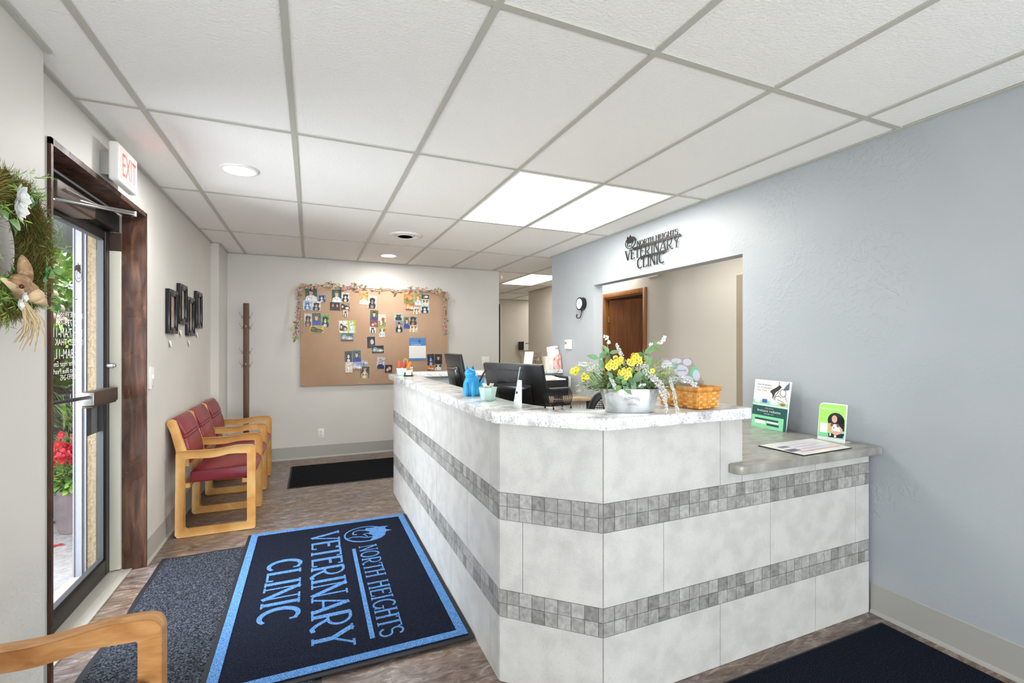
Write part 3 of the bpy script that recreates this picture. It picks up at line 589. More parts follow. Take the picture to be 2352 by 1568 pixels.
def cushion(mb, y0, y1, lean=-.933):
    # seat: rounded slab, rolled front
    pr = [(-.80, .372), (-.42, .372), (-.392, .385), (-.382, .41), (-.388, .44), (-.41, .462), (-.45, .47), (-.80, .452)]
    mb.prism(pr, (Vector((0, y1, 0)), Vector((1, 0, 0)), Vector((0, 0, 1))), 0, y1-y0)
def backpad(mb, y0, y1, lean=-.933):
    l = lean
    up = [(l+.012, .83), (l+.035, .848), (l+.062, .842), (l+.09, .80), (l+.118, .735), (l+.112, .715), (l+.07, .72), (l+.03, .76)]
    lo = [(l+.08, .700), (l+.12, .700), (l+.135, .66), (l+.15, .58), (l+.15, .52), (l+.11, .51), (l+.09, .60)]
    fd = [(l+.075, .722), (l+.117, .722), (l+.125, .711), (l+.12, .70), (l+.075, .698)]
    for q in (up, lo, fd): mb.prism(q, (Vector((0, y1, 0)), Vector((1, 0, 0)), Vector((0, 0, 1))), 0, y1-y0)
bench = thing('three_seat_bench', 'linked row of three burgundy seats with oak loop arms against the left wall', 'bench', (-.63, 4.78, 0))
ys = [4.0, 4.515, 5.03, 5.545]
for y in ys:
    b = MB(); side_frame(b, y); b.build('side_frame', P_OAK, bench, bevel=(.006, 2))
for k in range(3):
    a, c = ys[k]+.026, ys[k+1]-.026
    b = MB(); cushion(b, a+.004, c-.004); b.build('seat', P_VINYL, bench, bevel=(.012, 3))
    b = MB(Matrix.Translation((-.013, 0, -.006))); backpad(b, a+.027, c-.027); b.build('backrest', P_VINYL, bench, bevel=(.012, 3))
    for py_, pw_ in ((a+.010-(.02 if k == 0 else 0), .020+(.02 if k == 0 else 0)), (c-.009, .020)): b = MB(); back_post(b, py_, pw_); b.build('back_post', P_OAK, bench, bevel=(.003, 2))
for k in range(3):
    for xr_ in (-.84, -.47): b = MB(); b.box((xr_, ys[k]+.024, .34), (xr_+.04, ys[k+1]-.024, .37)); b.build('seat_rail', P_OAK, bench)
SH = .012; l2 = -.865
ac = thing('armchair', 'oak loop-arm chair with burgundy seat in the near left corner', 'chair', (-.6, 1.32, 0))
for y in (1.585, 1.07):
    b = MB(); side_frame(b, y, xr=-.853, xf=-.372); b.build('side_frame', P_OAKN, ac, bevel=(.007, 3))
b = MB(); cushion(b, 1.10, 1.555); b.build('seat', P_VINYL, ac, bevel=(.014, 3))
b = MB(); backpad(b, 1.12, 1.535, l2+.003); b.build('backrest', P_VINYL, ac, bevel=(.012, 3))
for q in (1.108, 1.548): b = MB(); back_post(b, q, .02, l2); b.build('back_post', P_OAKN, ac)
for q in (-.82, -.47): b = MB(); b.box((q, 1.095, .34), (q+.04, 1.56, .37)); b.build('seat_rail', P_OAKN, ac)
# ================================================================== MATS
def wavy(x0, y0, x1, y1, amp, seed, step=.05):
    r = random.Random(seed); pts = []
    def ln(a, c):
        n = max(2, int((Vector(c)-Vector(a)).length/step)); t = (Vector(c)-Vector(a)).normalized(); q = Vector((-t.y, t.x)); ph = r.uniform(0, 6)
        for i in range(n): s = i/n; pts.append(tuple(Vector(a).lerp(Vector(c), s)+q*amp*(sin(s*n*.55+ph)*.6+sin(s*n*.23+ph*2))*min(1, 6*s, 6*(1-s))))
    ln((x0, y0), (x1, y0)); ln((x1, y0), (x1, y1)); ln((x1, y1), (x0, y1)); ln((x0, y1), (x0, y0)); return pts
def matobj(name, label, rect, pile, z0=.001, border=.018, amp=.003, seed=1, th=.004):
    x0, y0, x1, y1 = rect; t = thing(name, label, 'mat', ((x0+x1)/2, (y0+y1)/2, 0))
    p = wavy(x0, y0, x1, y1, amp, seed); cx, cy = (x0+x1)/2, (y0+y1)/2
    fx = 1-2*border/(x1-x0); fy = 1-2*border/(y1-y0); q = [(cx+(x-cx)*fx, cy+(y-cy)*fy) for x, y in p]
    b = MB(); b.hexa([Vector((x, y, z0)) for x, y in p], [Vector((x, y, z0+th)) for x, y in p]); b.build('rubber_backing', P_RUB, t)
    b = MB(); b.hexa([Vector((x, y, z0+th)) for x, y in q], [Vector((x, y, z0+th+.005)) for x, y in q]); b.build('pile', pile, t)
    return t
matobj('floor_mat', 'plain black mat by the grey baseboard of the back wall', (-.205, 4.94, 1.35, 5.81), P_CBLK, amp=.0015, seed=3)
matobj('floor_mat', 'charcoal looped mat with a wavy edge inside the entrance door', (-.868, 1.75, .04, 3.625), P_CGREY, border=.028, amp=.008, seed=5)
matobj('floor_mat', 'dark midnight mat in the corner below the blue wall', (1.1, -.5, 2.575, 1.402), P_CDARK, border=.012, amp=.0, seed=6)
x0, y0, x1, y1 = -.405, 2.065, .698, 3.80; z0 = .011
lm = thing('logo_mat', 'navy carpet mat with blue border and clinic name lettering', 'mat', (.15, 2.93, z0))
b = MB(); p = wavy(x0, y0, x1, y1, .002, 9); b.hexa([Vector((x, y, z0)) for x, y in p], [Vector((x, y, z0+.004)) for x, y in p]); b.build('rubber_backing', P_RUB, lm)
b = MB(); b.box((x0+.022, y0+.03, z0+.004), (x1-.022, y1-.012, z0+.009)); b.build('pile', P_CNAVY, lm)
b = MB(); a0, a1, c0, c1 = x0+.022, x1-.022, y0+.03, y1-.012; w = .043; zz = (z0+.009, z0+.0115)
for q in ((a0, c0, a0+w, c1), (a1-w, c0, a1, c1), (a0+w, c0, a1-w, c0+w), (a0+w, c1-w, a1-w, c1)): b.box((q[0], q[1], zz[0]), (q[2], q[3], zz[1]))
b.build('border', P_CBLUE, lm)
b = MB(); MF = (Vector((0, 0, z0+.009)), Vector((0, -1, 0)), Vector((1, 0, 0)))
nouveau(b, 'VETERINARY', MF, -3.62, .008, 1.39, .175, 0, .002, bold=1.25); nouveau(b, 'CLINIC', MF, -3.275, -.232, .74, .175, 0, .002, bold=1.25); nouveau(b, 'NORTH HEIGHTS', MF, -3.285, .298, 1.07, .108, 0, .002, bold=1.0)
b.ribbon([(-3.255, .262), (-2.235, .262)], .022, MF, 0, .002)
catlogo(b, MF, -3.49, .36, .135, .14, 0, .002, bold=1.0)
b.build('lettering', P_CBLUE, lm)
# ================================================================== WALL THINGS
sg = thing('wall_sign', 'dark metal cut-out clinic name sign with cat emblem on the grey wall', 'sign', (2.64, 3.17, 2.15))
b = MB(); SF = (Vector((RX-.014, 0, 0)), Vector((0, -1, 0)), Vector((0, 0, 1)))
nouveau(b, 'VETERINARY', SF, -3.51, 2.132, .685, .085, 0, .006, bold=.95); nouveau(b, 'CLINIC', SF, -3.345, 2.036, .35, .088, 0, .006, bold=.95); nouveau(b, 'NORTH HEIGHTS', SF, -3.345, 2.232, .50, .043, 0, .006, bold=1.0)
b.build('lettering', P_BLACK, sg)
b = MB(); b.ribbon([(-3.40, 2.223), (-2.825, 2.224)], .016, SF, 0, .006); b.ribbon([(-3.30, 2.128), (-2.975, 2.13)], .013, SF, 0, .006); b.build('bar', M('dark_bronze', '#2a2620', rough=.4, metal=.5), sg)
b = MB(); catlogo(b, SF, -3.435, 2.283, .07, .052, 0, .006, bold=1.1); b.build('cat_emblem', P_BLACK, sg)
ck = thing('wall_clock', 'small black hanging clock with hook on the grey wall', 'clock', (2.64, 4.29, 1.8)); c = Vector((RX-.035, 4.25, 1.803))
b = MB(); b.cyl((RX-.002, 4.25, 1.803), (RX-.05, 4.25, 1.803), .068, n=32); b.build('case', P_BLACKG, ck, bevel=(.008, 3))
b = MB(); b.cyl((RX-.0502, 4.25, 1.803), (RX-.053, 4.25, 1.803), .054, n=32)
b.build('dial', P_WHITEP, ck)
b = MB(); CF = (Vector((RX-.0535, 4.25, 1.803)), Vector((0, -1, 0)), Vector((0, 0, 1)))
for k in range(12): a = 2*pi*k/12; b.ribbon([(sin(a)*.038, cos(a)*.038), (sin(a)*.047, cos(a)*.047)], .004, CF, 0, .0008)
b.ribbon([(0, 0), (.02, .022)], .004, CF, 0, .001); b.ribbon([(0, 0), (-.012, .04)], .003, CF, 0, .001); b.build('hand', P_BLACK, ck)
b = MB(); b.tube([(RX-.02, 4.25, 1.735), (RX-.025, 4.25, 1.69), (RX-.035, 4.262, 1.655), (RX-.05, 4.285, 1.652), (RX-.055, 4.30, 1.67), (RX-.045, 4.305, 1.685)], .006, 8); b.ball((RX-.045, 4.305, 1.688), .009); b.build('hook', P_BLACK, ck)
th_ = thing('thermostat', 'white square wall thermostat with small grey display', 'thermostat', (2.64, 4.55, 1.37))
b = MB(); b.box((RX-.028, 4.475, 1.322), (RX-.001, 4.605, 1.43)); b.build('case', P_WHITE, th_, bevel=(.008, 3))
b = MB(); b.box((RX-.0292, 4.555, 1.38), (RX-.0282, 4.59, 1.405)); b.build('display', P_GREY, th_)
def plate(name, label, cat, x, y, z, F, w=.07, h=.115, sw=False, cord=False):
    t = thing(name, label, cat, (x, y, z)); o, ex_, ey_ = F
    b = MB(); b.prism([(-w/2, -h/2), (w/2, -h/2), (w/2, h/2), (-w/2, h/2)], F, .0003, .006); b.build('cover_plate', P_WHITE, t, bevel=(.002, 2))
    b = MB()
    if sw: b.prism([(-.006, -.014), (.006, -.014), (.006, .014), (-.006, .014)], F, .006, .014); b.build('toggle', P_WHITE, t)
    else:
        for s in (-.02, .02): b.prism([(-.012+.004*0, s-.014), (.012, s-.014), (.012, s+.014), (-.012, s+.014)], F, .006, .0075)
        b.build('receptacle', M('ivory_plastic', '#d9d5ca', rough=.4), t)
        for s in (-.02, .02):
            for q in (-.005, .005): b = MB(); b.prism([(q-.001, s-.004), (q+.001, s-.004), (q+.001, s+.005), (q-.001, s+.005)], F, .0075, .0078); b.build('slot', P_BLACK, t)
    return t
VX, VY, VZ = Vector((1, 0, 0)), Vector((0, 1, 0)), Vector((0, 0, 1))
plate('outlet', 'white power outlet low on the back wall', 'outlet', .11, BY, .291, (Vector((.115, BY-.0005, .291)), VX, VZ))
plate('outlet', 'ivory power outlet on the grey wall beside the black tray', 'outlet', RX, 4.545, .963, (Vector((RX-.0005, 4.545, .963)), -VY, VZ))
plate('wall_switch', 'white switch plate on the back wall above the far monitor', 'switch', 2.25, BY, 1.15, (Vector((2.25, BY-.0005, 1.15)), VX, VZ), w=.11, sw=True)
plate('wall_switch', 'white light switch on the left wall beside the door lining', 'switch', LX, 3.68, 1.16, (Vector((LX+.0005, 3.69, 1.165)), VY, VZ), sw=True)
b = MB(); b.box((LX+.001, 3.63, 1.09), (LX+.012, 3.655, 1.23)); tag(b.build('door_chime', P_WHITE, None, loc=(LX, 3.64, 1.16)), 'slim white plate between the light switch and wooden door lining', 'plate')
# framed pictures and their little cards
FR = [(4.0, 4.235, 1.45, 1.768, 'first black picture frame from the door, hung low', 'c49a78'), (4.30, 4.535, 1.53, 1.842, 'second black picture frame from the door, the taller placed of the middle pair', 'b99a90'),
      (4.565, 4.80, 1.445, 1.765, 'third black picture frame from the door, hung low between two higher', 'a98f7c'), (4.885, 5.105, 1.52, 1.845, 'black picture frame farthest from the door, hung high', 'c9b5a2')]
for y0, y1, z0, z1, lb, colr in FR:
    t = thing('picture_frame', lb, 'picture frame', (LX, (y0+y1)/2, (z0+z1)/2), 0, 'black frames on the left wall'); w = .045
    b = MB()
    for q in ((y0, z0, y0+w, z1), (y1-w, z0, y1, z1), (y0+w, z0, y1-w, z0+w), (y0+w, z1-w, y1-w, z1)): b.box((LX+.001, q[0], q[1]), (LX+.027, q[2], q[3]))
    for q in ((y0+w*.5, z0+w*.5, y0+w*.7, z1-w*.5), (y1-w*.7, z0+w*.5, y1-w*.5, z1-w*.5)): b.box((LX+.027, q[0], q[1]), (LX+.031, q[2], q[3]))
    b.build('moulding', P_BLACKG, t, bevel=(.003, 2))
    b = MB(); b.box((LX+.004, y0+w, z0+w), (LX+.010, y1-w, z1-w)); b.build('picture', M('framed_print_'+colr, rough=.3, noise=(7, 6, 1.6, (1, 3, 1), [(.32, '#5c4638'), (.45, '#'+colr), (.58, '#d8cdc2'), (.75, '#8b8580')]), coat=.5), t)
for y, z, lb in ((4.11, 1.378, 'small white price card below the frame nearest the door'), (4.40, 1.462, 'small white price card below the second frame from the door'), (4.68, 1.385, 'small white price card below the third frame from the door'), (4.98, 1.46, 'small white price card below the frame farthest from the door')):
    b = MB(); b.hexa([Vector((LX+.002, y-.03, z+.022)), Vector((LX+.002, y+.03, z+.022)), Vector((LX+.010, y+.03, z-.022)), Vector((LX+.016, y-.03, z-.022))], [Vector((LX+.0035, y-.03, z+.022)), Vector((LX+.0035, y+.03, z+.022)), Vector((LX+.0115, y+.03, z-.022)), Vector((LX+.0175, y-.03, z-.022))])
    for k in range(2): b.box((LX+.0145, y-.012, z-.006-.01*k), (LX+.0155, y+.014, z-.004-.01*k), 1)
    tag(b.build('price_card', [P_WHITEP, P_GREY], None, loc=(LX, y, z)), lb, 'card', 'cards under the frames')
# coat rack: square brown post on the back wall with pairs of wire hooks
cr = thing('coat_rack', 'tall brown square coat post with chrome hooks in the far left corner', 'coat rack', (-.66, 6.08, 0))
b = MB(); b.box((-.695, 6.02, .012), (-.64, 6.075, 1.84)); b.box((-.72, 5.995, 0), (-.615, 6.10, .03)); b.build('post', M('walnut_post', rough=.45, noise=(4, 5, .6, (6, 6, .6), [(.3, '#4a3423'), (.7, '#6d503a')])), cr, bevel=(.004, 2))
for z in (1.72, 1.60, 1.32, 1.17):
    for sx in (-1, 1):
        b = MB(); xx = -.695 if sx < 0 else -.64
        b.tube([(xx+sx*.001, 6.04, z-.03), (xx+sx*.02, 6.03, z-.022), (xx+sx*.034, 6.025, z), (xx+sx*.036, 6.022, z+.02)], .003, 6, cap=True); b.tube([(xx+sx*.001, 6.04, z-.035), (xx+sx*.015, 6.03, z-.05), (xx+sx*.024, 6.025, z-.04)], .003, 6); b.build('hook', P_ALU, cr)
for z in (1.59, 1.165):
    b = MB(); b.tube([(-.667, 6.019, z-.03), (-.667, 5.99, z-.028), (-.667, 5.985, z)], .004, 6); b.ball((-.667, 6.013, z-.01), (.006, .004, .018)); b.build('hook', P_ALU, cr)
# ---- corkboard, tacks, garland
K = lambda a, c: U(640+a*.1913, 620+c*.1913, Y=6.15)
bx0, bx1, bz0, bz1 = -.112, 1.70, .872, 2.085
cb = thing('notice_board', 'large burlap-covered notice board filled with pinned photos on the back wall', 'notice board', (.8, 6.17, 1.48))
b = MB(); b.box((bx0, 6.158, bz0), (bx1, 6.183, bz1)); b.build('panel', P_BURLAP, cb, bevel=(.003, 2))
for a, c in ((287, 748), (287, 1050), (290, 1378), (552, 1355), (965, 1363), (1138, 1355), (1172, 255)):
    p = K(a, c); b = MB(); b.ball((p.x, 6.156, p.z), (.009, .006, .009)); b.build('stud', P_ALU, cb)
gd = thing('flower_garland', 'pink blossom garland with green leaves draped round the notice board top', 'garland', (.8, 6.15, 2.1))
gp = [(200, 820), (215, 760), (200, 690), (250, 600), (225, 520), (245, 420), (225, 340), (250, 220), (330, 190), (430, 205), (530, 190), (640, 165), (740, 215), (830, 200), (920, 190), (1010, 225), (1120, 225), (1220, 240), (1310, 225), (1400, 255), (1510, 240), (1640, 240), (1760, 245), (1880, 255), (1990, 265), (2005, 340), (1985, 430), (2010, 520), (1985, 620), (2010, 700), (2000, 780)]
gpt = [K(a, c)-Vector((0, .02, 0)) for a, c in gp]
b = MB(); b.tube(gpt, .004, 6); b.build('stem', P_TWIG, gd)
b = MB(); b2 = MB(); r = random.Random(4)
for i in range(len(gpt)-1):
    dens = 5 if not (15 <= i <= 19) else 1
    for k in range(dens):
        p = gpt[i].lerp(gpt[i+1], r.random())+Vector((r.uniform(-.03, .03), -.012, r.uniform(-.03, .03)))
        for j in range(5):
            a = 2*pi*j/5+r.random(); b.leaf(p, (cos(a), -.5, sin(a)), (0, -1, 0), .017, .013, 0 if r.random() < .6 else 1)
        b.ball(p+Vector((0, -.006, 0)), .004, 6, 2)
    for k in range(3 if dens > 1 else 1):
        p = gpt[i].lerp(gpt[i+1], r.random()); a = r.uniform(0, 2*pi); b2.leaf(p, (cos(a), -.35, sin(a)), (0, -1, 0), r.uniform(.035, .06), .028, r.randrange(2))
b.build('blossom', [P_PETP, M('pale_pink_petal', '#e2bdb6', rough=.6), P_TWIG], gd); b2.build('foliage', [P_LEAF[3], M('leaf_olive', '#6f7a3e', rough=.6)], gd)
# ---- photographs
def ell(cx, cy, rx, ry, n=16): return [(cx+rx*cos(2*pi*k/n), cy+ry*sin(2*pi*k/n)) for k in range(n)]
def clip(poly, w, h, e=.008):   # keep inside the print
    return [(min(max(x, e*w), w-e*w), min(max(y, e*h), h-e*h)) for x, y in poly]
PN = [0]
def photo(x0, y0, x1, y1, kind, cols, label, rot=0):
    p0 = K(x0, y1); p1 = K(x1, y0); w = p1.x-p0.x; h = p1.z-p0.z; PN[0] += 1; yy = 6.1565-.0007*(PN[0] % 7)
    T = Matrix.Translation((p0.x+w/2, yy, p0.z+h/2)) @ Matrix.Rotation(radians(rot), 4, 'Y') @ Matrix.Translation((-w/2, 0, -h/2))
    b = MB(T); Fq = (Vector((0, 0, 0)), VX, VZ); mats = [P_WHITEP]+[ppal(c) for c in cols]; L = [0]
    b.prism([(0, 0), (w, 0), (w, h), (0, h)], Fq, 0, .0006, 0)
    def lay(poly, m): L[0] += 1; b.prism(clip([(x*w, y*h) for x, y in poly], w, h), Fq, .0006, .0006+.00006*L[0], m)
    lay([(0, 0), (1, 0), (1, 1), (0, 1)], 1)
    if kind == 'person':   # bg, clothes, skin, hair
        lay([(0, .0), (1, .0), (1, .25), (.8, .32), (.2, .32), (0, .22)], 1); lay(ell(.5, .62, .24, .27), 4); lay([(.02, 0), (.98, 0), (.92, .3), (.66, .42), (.34, .42), (.08, .3)], 2); lay(ell(.5, .6, .16, .2), 3); lay(ell(.5, .8, .17, .09), 4)
    elif kind == 'dog':    # bg, fur, light, dark
        lay(ell(.5, .2, .42, .34), 2); lay(ell(.5, .6, .26, .26), 2); lay(ell(.27, .66, .09, .18), 4); lay(ell(.73, .66, .09, .18), 4); lay(ell(.5, .5, .13, .16), 3); lay(ell(.5, .52, .05, .04, 8), 4); lay(ell(.4, .66, .035, .035, 8), 4); lay(ell(.6, .66, .035, .035, 8), 4); lay(ell(.5, .15, .18, .14), 3)
    elif kind == 'cat':
        lay(ell(.5, .24, .36, .3), 2); lay(ell(.5, .6, .25, .22), 2); lay([(.27, .68), (.3, .95), (.46, .78)], 2); lay([(.54, .78), (.7, .95), (.73, .68)], 2); lay(ell(.5, .5, .1, .09), 3); lay(ell(.4, .63, .04, .04, 8), 4); lay(ell(.6, .63, .04, .04, 8), 4); lay(ell(.5, .2, .15, .16), 3)
    elif kind == 'lying':
        lay(ell(.5, .35, .46, .26), 2); lay(ell(.28, .52, .2, .26), 2); lay(ell(.25, .46, .1, .12), 3); lay(ell(.2, .56, .04, .05, 8), 4); lay(ell(.33, .56, .04, .05, 8), 4); lay(ell(.7, .3, .18, .12), 3); lay([(0, .0), (1, 0), (1, .14), (0, .2)], 4)
    elif kind == 'pair':
        for cx, s in ((.3, 1), (.7, .95)): lay(ell(cx, .25, .2, .28), 2); lay(ell(cx, .62, .1*s, .2), 3); lay(ell(cx, .78, .1, .1), 4)
    elif kind == 'scene':
        lay([(0, 0), (1, 0), (1, .4), (0, .5)], 2); lay(ell(.6, .55, .22, .22), 3); lay(ell(.35, .35, .14, .2), 4)
    o = b.build('photo', mats, None, loc=(p0.x+w/2, yy, p0.z+h/2)); tag(o, label, 'photo', 'photos pinned to the notice board')
PH = [
 (315, 215, 465, 365, 'person', ('2f4a38', 'e8e8ea', 'c99a7c', '2a211d'), 'photo of a bearded person in a white coat, top left of the board'),
 (465, 290, 568, 385, 'dog', ('8c8ea0', '3a4258', 'd7d9e2', '1b1d28'), 'photo of a grey and black puppy right of the bearded person'),
 (290, 365, 400, 480, 'cat', ('b9c9dd', '5b7fae', 'd9e4f0', '24344f'), 'bluish pet photo under the bearded person'),
 (400, 375, 505, 485, 'dog', ('d8d6cf', '2e2b28', 'b9b3a8', '101010'), 'photo of a small dark dog on a pale floor, upper left'),
 (640, 235, 755, 385, 'person', ('2f4a3c', 'eceef0', 'd6b79b', '6d6354'), 'photo of a person in a white coat against dark green'),
 (755, 275, 850, 380, 'dog', ('cfc9c0', '23211f', 'f0ece4', '0e0d0d'), 'photo of a black and white dog beside the white coat portrait'),
 (615, 385, 740, 485, 'pair', ('1d1a18', '3b3129', 'c48e63', '55402f'), 'dark photo of two people under the white coat portrait'),
 (735, 380, 860, 490, 'lying', ('a98a6a', '2b2623', 'e9ddcb', '9a5c2c'), 'photo of a brown, black and white dog lying down'),
 (775, 480, 830, 565, 'cat', ('d9cbb8', '6b5a48', 'f1ece3', '241c15'), 'narrow tabby cat cut-out hanging below the lying dog'),
 (970, 270, 1080, 410, 'person', ('c79a4a', 'f0f1f3', 'dbb597', 'b98a3e'), 'photo of a person in a white coat with golden background'),
 (1075, 310, 1175, 460, 'dog', ('d5c9b6', '1c1a19', '8d8374', '0a0a0a'), 'photo of a black dog with lighter chest, top centre'),
 (1500, 285, 1625, 390, 'scene', ('b8842f', '6f8a2b', 'd98f78', 'b93a22'), 'autumn coloured outdoor photo, top right cluster'),
 (1630, 280, 1715, 420, 'person', ('8a9a4a', 'cfd8e8', 'e6bfa4', 'b3592a'), 'photo of a person with long red hair'),
 (1715, 295, 1810, 350, 'scene', ('2d3a33', '1f2a25', 'e4e2dc', '6b7a66'), 'small dark green photo beside the red-haired person'),
 (1525, 390, 1630, 485, 'lying', ('a86a34', 'd9a567', 'f3e3cb', '6a3b1c'), 'photo of an orange cat lying down'),
 (1715, 350, 1810, 430, 'pair', ('c9bca4', 'e5dccb', '8d7a5f', '3b3128'), 'photo of two cream cats, top right cluster'),
 (1700, 425, 1810, 515, 'dog', ('b9c3c6', '1d2226', 'e9ecec', '07090a'), 'photo of a black dog at the lower right of the top cluster'),
 (1620, 450, 1695, 530, 'dog', ('e8d5b8', 'c98f55', 'fbf5ea', '5a3a1f'), 'face cut-out of a white and tan dog'),
 (305, 525, 400, 675, 'dog', ('c9bfb3', '5b3a2a', 'b08b6f', '1f1511'), 'photo of a brown dog at the left of the second row'),
 (400, 515, 510, 665, 'person', ('3d5a48', '35539a', 'e0b596', '7a4a2e'), 'photo of a smiling person in blue scrubs, left of the board'),
 (510, 535, 610, 685, 'dog', ('6f9a3a', '121212', 'd8dcd4', '050505'), 'photo of a black dog sitting on grass'),
 (375, 660, 540, 760, 'lying', ('c2a42c', '2e2418', '6d5a2e', '7f8a24'), 'photo of a dark dog among yellow flowers'),
 (725, 608, 830, 755, 'lying', ('dfe0cf', '3a2f28', 'd8b79a', 'e6e3b8'), 'photo of a black and brown puppy asleep, left centre'),
 (830, 608, 925, 755, 'cat', ('b4c23e', 'cfd8d6', 'f2f4f0', '3b4d33'), 'photo of a pale cat with bright green background'),
 (745, 755, 900, 852, 'lying', ('4c6763', '9aa4aa', 'd5dbe0', '2e3d3b'), 'photo of a grey cat on a teal background'),
 (1097, 480, 1197, 615, 'person', ('4a5b3a', '44406f', 'e3b694', '3a2418'), 'photo of a dark-haired person above the brown sofa picture'),
 (1095, 612, 1195, 680, 'scene', ('7a3b2c', '8e4634', 'b98363', 'd9c3b0'), 'photo of a reddish brown sofa'),
 (1095, 680, 1165, 755, 'cat', ('e6e7e8', '2f3538', 'ffffff', '0d0f10'), 'photo of a black and white cat below the sofa picture'),
 (1200, 535, 1290, 680, 'scene', ('cfcdb8', '8d8f55', '9c5230', 'ece9de'), 'photo of a figure among white birch trunks'),
 (1195, 680, 1290, 805, 'dog', ('b39a36', 'ccd0d6', 'eef0f2', '5c6330'), 'photo of a pale dog on yellow leaves'),
 (1385, 525, 1495, 605, 'cat', ('9fb3a6', '0f1011', '26282a', 'c9d83b'), 'photo of a black cat, right centre'),
 (1400, 605, 1495, 745, 'dog', ('7a8a93', '1b1b1d', 'e7e3dd', 'b5703f'), 'photo of black and white dogs under the black cat'),
 (1500, 560, 1580, 700, 'person', ('5f6f4e', '2a3fa0', 'e0b294', '4a2c1c'), 'photo of a person in royal blue scrubs, right centre'),
 (1565, 545, 1665, 660, 'dog', ('9a9080', '211c19', 'b98550', '070605'), 'photo of a black and tan dog, right centre'),
 (1575, 655, 1670, 748, 'dog', ('e8d9bf', 'dcb98c', 'f7efe2', '7c5532'), 'photo of a cream dog, right centre'),
 (1062, 798, 1160, 940, 'scene', ('161512', '2b2a27', 'cdd0d2', '5b4033'), 'dark photo with a pale streak, board centre'),
 (1118, 905, 1265, 998, 'lying', ('15181a', '9aa3a3', 'dfe3e2', '20272a'), 'photo of a silver tabby curled on black'),
 (793, 970, 885, 1105, 'dog', ('3b2b2a', '1a1c22', 'eff0f1', '060709'), 'photo of a black and white terrier, lower centre'),
 (885, 962, 990, 1105, 'person', ('3f5f5a', '24388c', 'dfb699', '3b3128'), 'photo of a person in navy scrubs against teal'),
 (800, 1105, 890, 1230, 'cat', ('d9c6b6', 'e6d8c8', 'f6efe8', '3a2a24'), 'photo of a cream cat with dark face, lower centre'),
 (890, 1105, 1000, 1200, 'lying', ('93a2c6', 'c7ccda', 'f0f1f4', 'b5653a'), 'photo of a pale dog on a bluish blanket'),
 (1000, 1088, 1070, 1150, 'scene', ('b4bcc6', '8b95a2', 'e3e7ea', '59626d'), 'small grey photo, lower centre'),
 (980, 1155, 1090, 1300, 'dog', ('35502f', 'b89a78', 'efe6d8', '2b1d14'), 'photo of a tan pet on dark green, lowest on the board'),
 (1180, 1045, 1275, 1190, 'person', ('b9c0cc', '1d2c5c', 'dba893', '8f97a6'), 'photo of a person in a navy top with grey cap'),
 (1275, 1135, 1365, 1235, 'scene', ('2b1d1b', '4b3530', 'dba3a5', 'c9c4bd'), 'dark reddish photo just above the desk end'),
 (1785, 1005, 1870, 1145, 'dog', ('20242e', '39425e', 'c3c9d6', '090b12'), 'photo of a grey dog on navy left of the far monitor'),
 (1870, 1005, 1965, 1130, 'person', ('2c3634', '2b211f', 'd9a48f', '14110f'), 'photo of a dark-haired person left of the far monitor'),
 (1785, 1145, 1870, 1205, 'lying', ('c9703a', 'df9a63', 'f4d6b5', '7a3a1a'), 'photo of an orange pet just above the marble ledge'),
 (1870, 1125, 1965, 1205, 'dog', ('8f8a80', 'e6e2da', 'ffffff', '2c2a28'), 'photo of a white shaggy dog just above the marble ledge'),
]
for q in PH: photo(*q[:4], q[4], q[5], q[6], rot=rnd.uniform(-3, 3))
p0 = K(1567, 1083); p1 = K(1768, 815); po = thing('poster', 'blue and white printed poster pinned to the right of the board', 'poster', ((p0.x+p1.x)/2, 6.15, (p0.z+p1.z)/2)); w = p1.x-p0.x; h = p1.z-p0.z; PFm = (Vector((p0.x, 6.153, p0.z)), VX, VZ)
b = MB(); b.prism([(0, 0), (w, 0), (w, h), (0, h)], PFm, 0, .001, 0); b.build('sheet', P_WHITEP, po)
b = MB(); b.prism([(0, .65*h), (w, .65*h), (w, h), (0, h)], PFm, .001, .0014, 0); b.prism([(0, 0), (w, 0), (w, .09*h), (0, .09*h)], PFm, .001, .0014, 0); b.prism([(.62*w, .74*h)]+[(.62*w+.07*w*sin(a)*1.2, .86*h+.06*h*cos(a)) for a in [pi*k/6-pi*.9 for k in range(12)]], PFm, .0014, .0016, 1)
b.build('blue_panel', [pal('4a86c6'), pal('2a5f9e')], po)
b = MB(); text(b, 'FACEBOOK', PFm, .12*w, .67*h, .016, .58*w, d=.0022); text(b, 'REVIEW US ON', PFm, .12*w, .77*h, .007, .42*w, d=.0022); b.build('white_lettering', P_WHITEP, po)
# ================================================================== THINGS ON THE COUNTER
CT = 1.098
def bowl(name, label, c, s=1.0, n=8, ht=.064):
    t = thing(name, label, 'bowl', c); b = MB(); c = Vector(c)
    b.lathe([(.030*s, 0), (.034*s, .002), (.047*s, ht), (.044*s, ht), (.031*s, .006), (.001, .006)], c, n, closed=True)
    b.build('bowl_body', P_MINT, t, bevel=(.004, 3)); return t
c = U(1120, 921, Z=CT)+FW*.036; c.z = CT
bw = bowl('mint_bowl', 'mint green octagonal bowl of sample packets beside the blue cat', c, 1.02, 8)
b = MB(Matrix.Translation(c))
for k in range(6): a = k*1.05; e_ = Vector((cos(a)*.012, sin(a)*.012, .045+.006*(k % 3))); q = Matrix.Translation(e_) @ Matrix.Rotation(a, 4, 'Z') @ Matrix.Rotation(radians(55), 4, 'X'); o_ = len(b.v); b2 = MB(b.T @ q); b2.box((-.012, -.018, 0), (.012, .03, .0015), k % 2); b.v += b2.v; b.f += [[i+o_ for i in f] for f in b2.f]; b.mi += b2.mi; b.sm += b2.sm
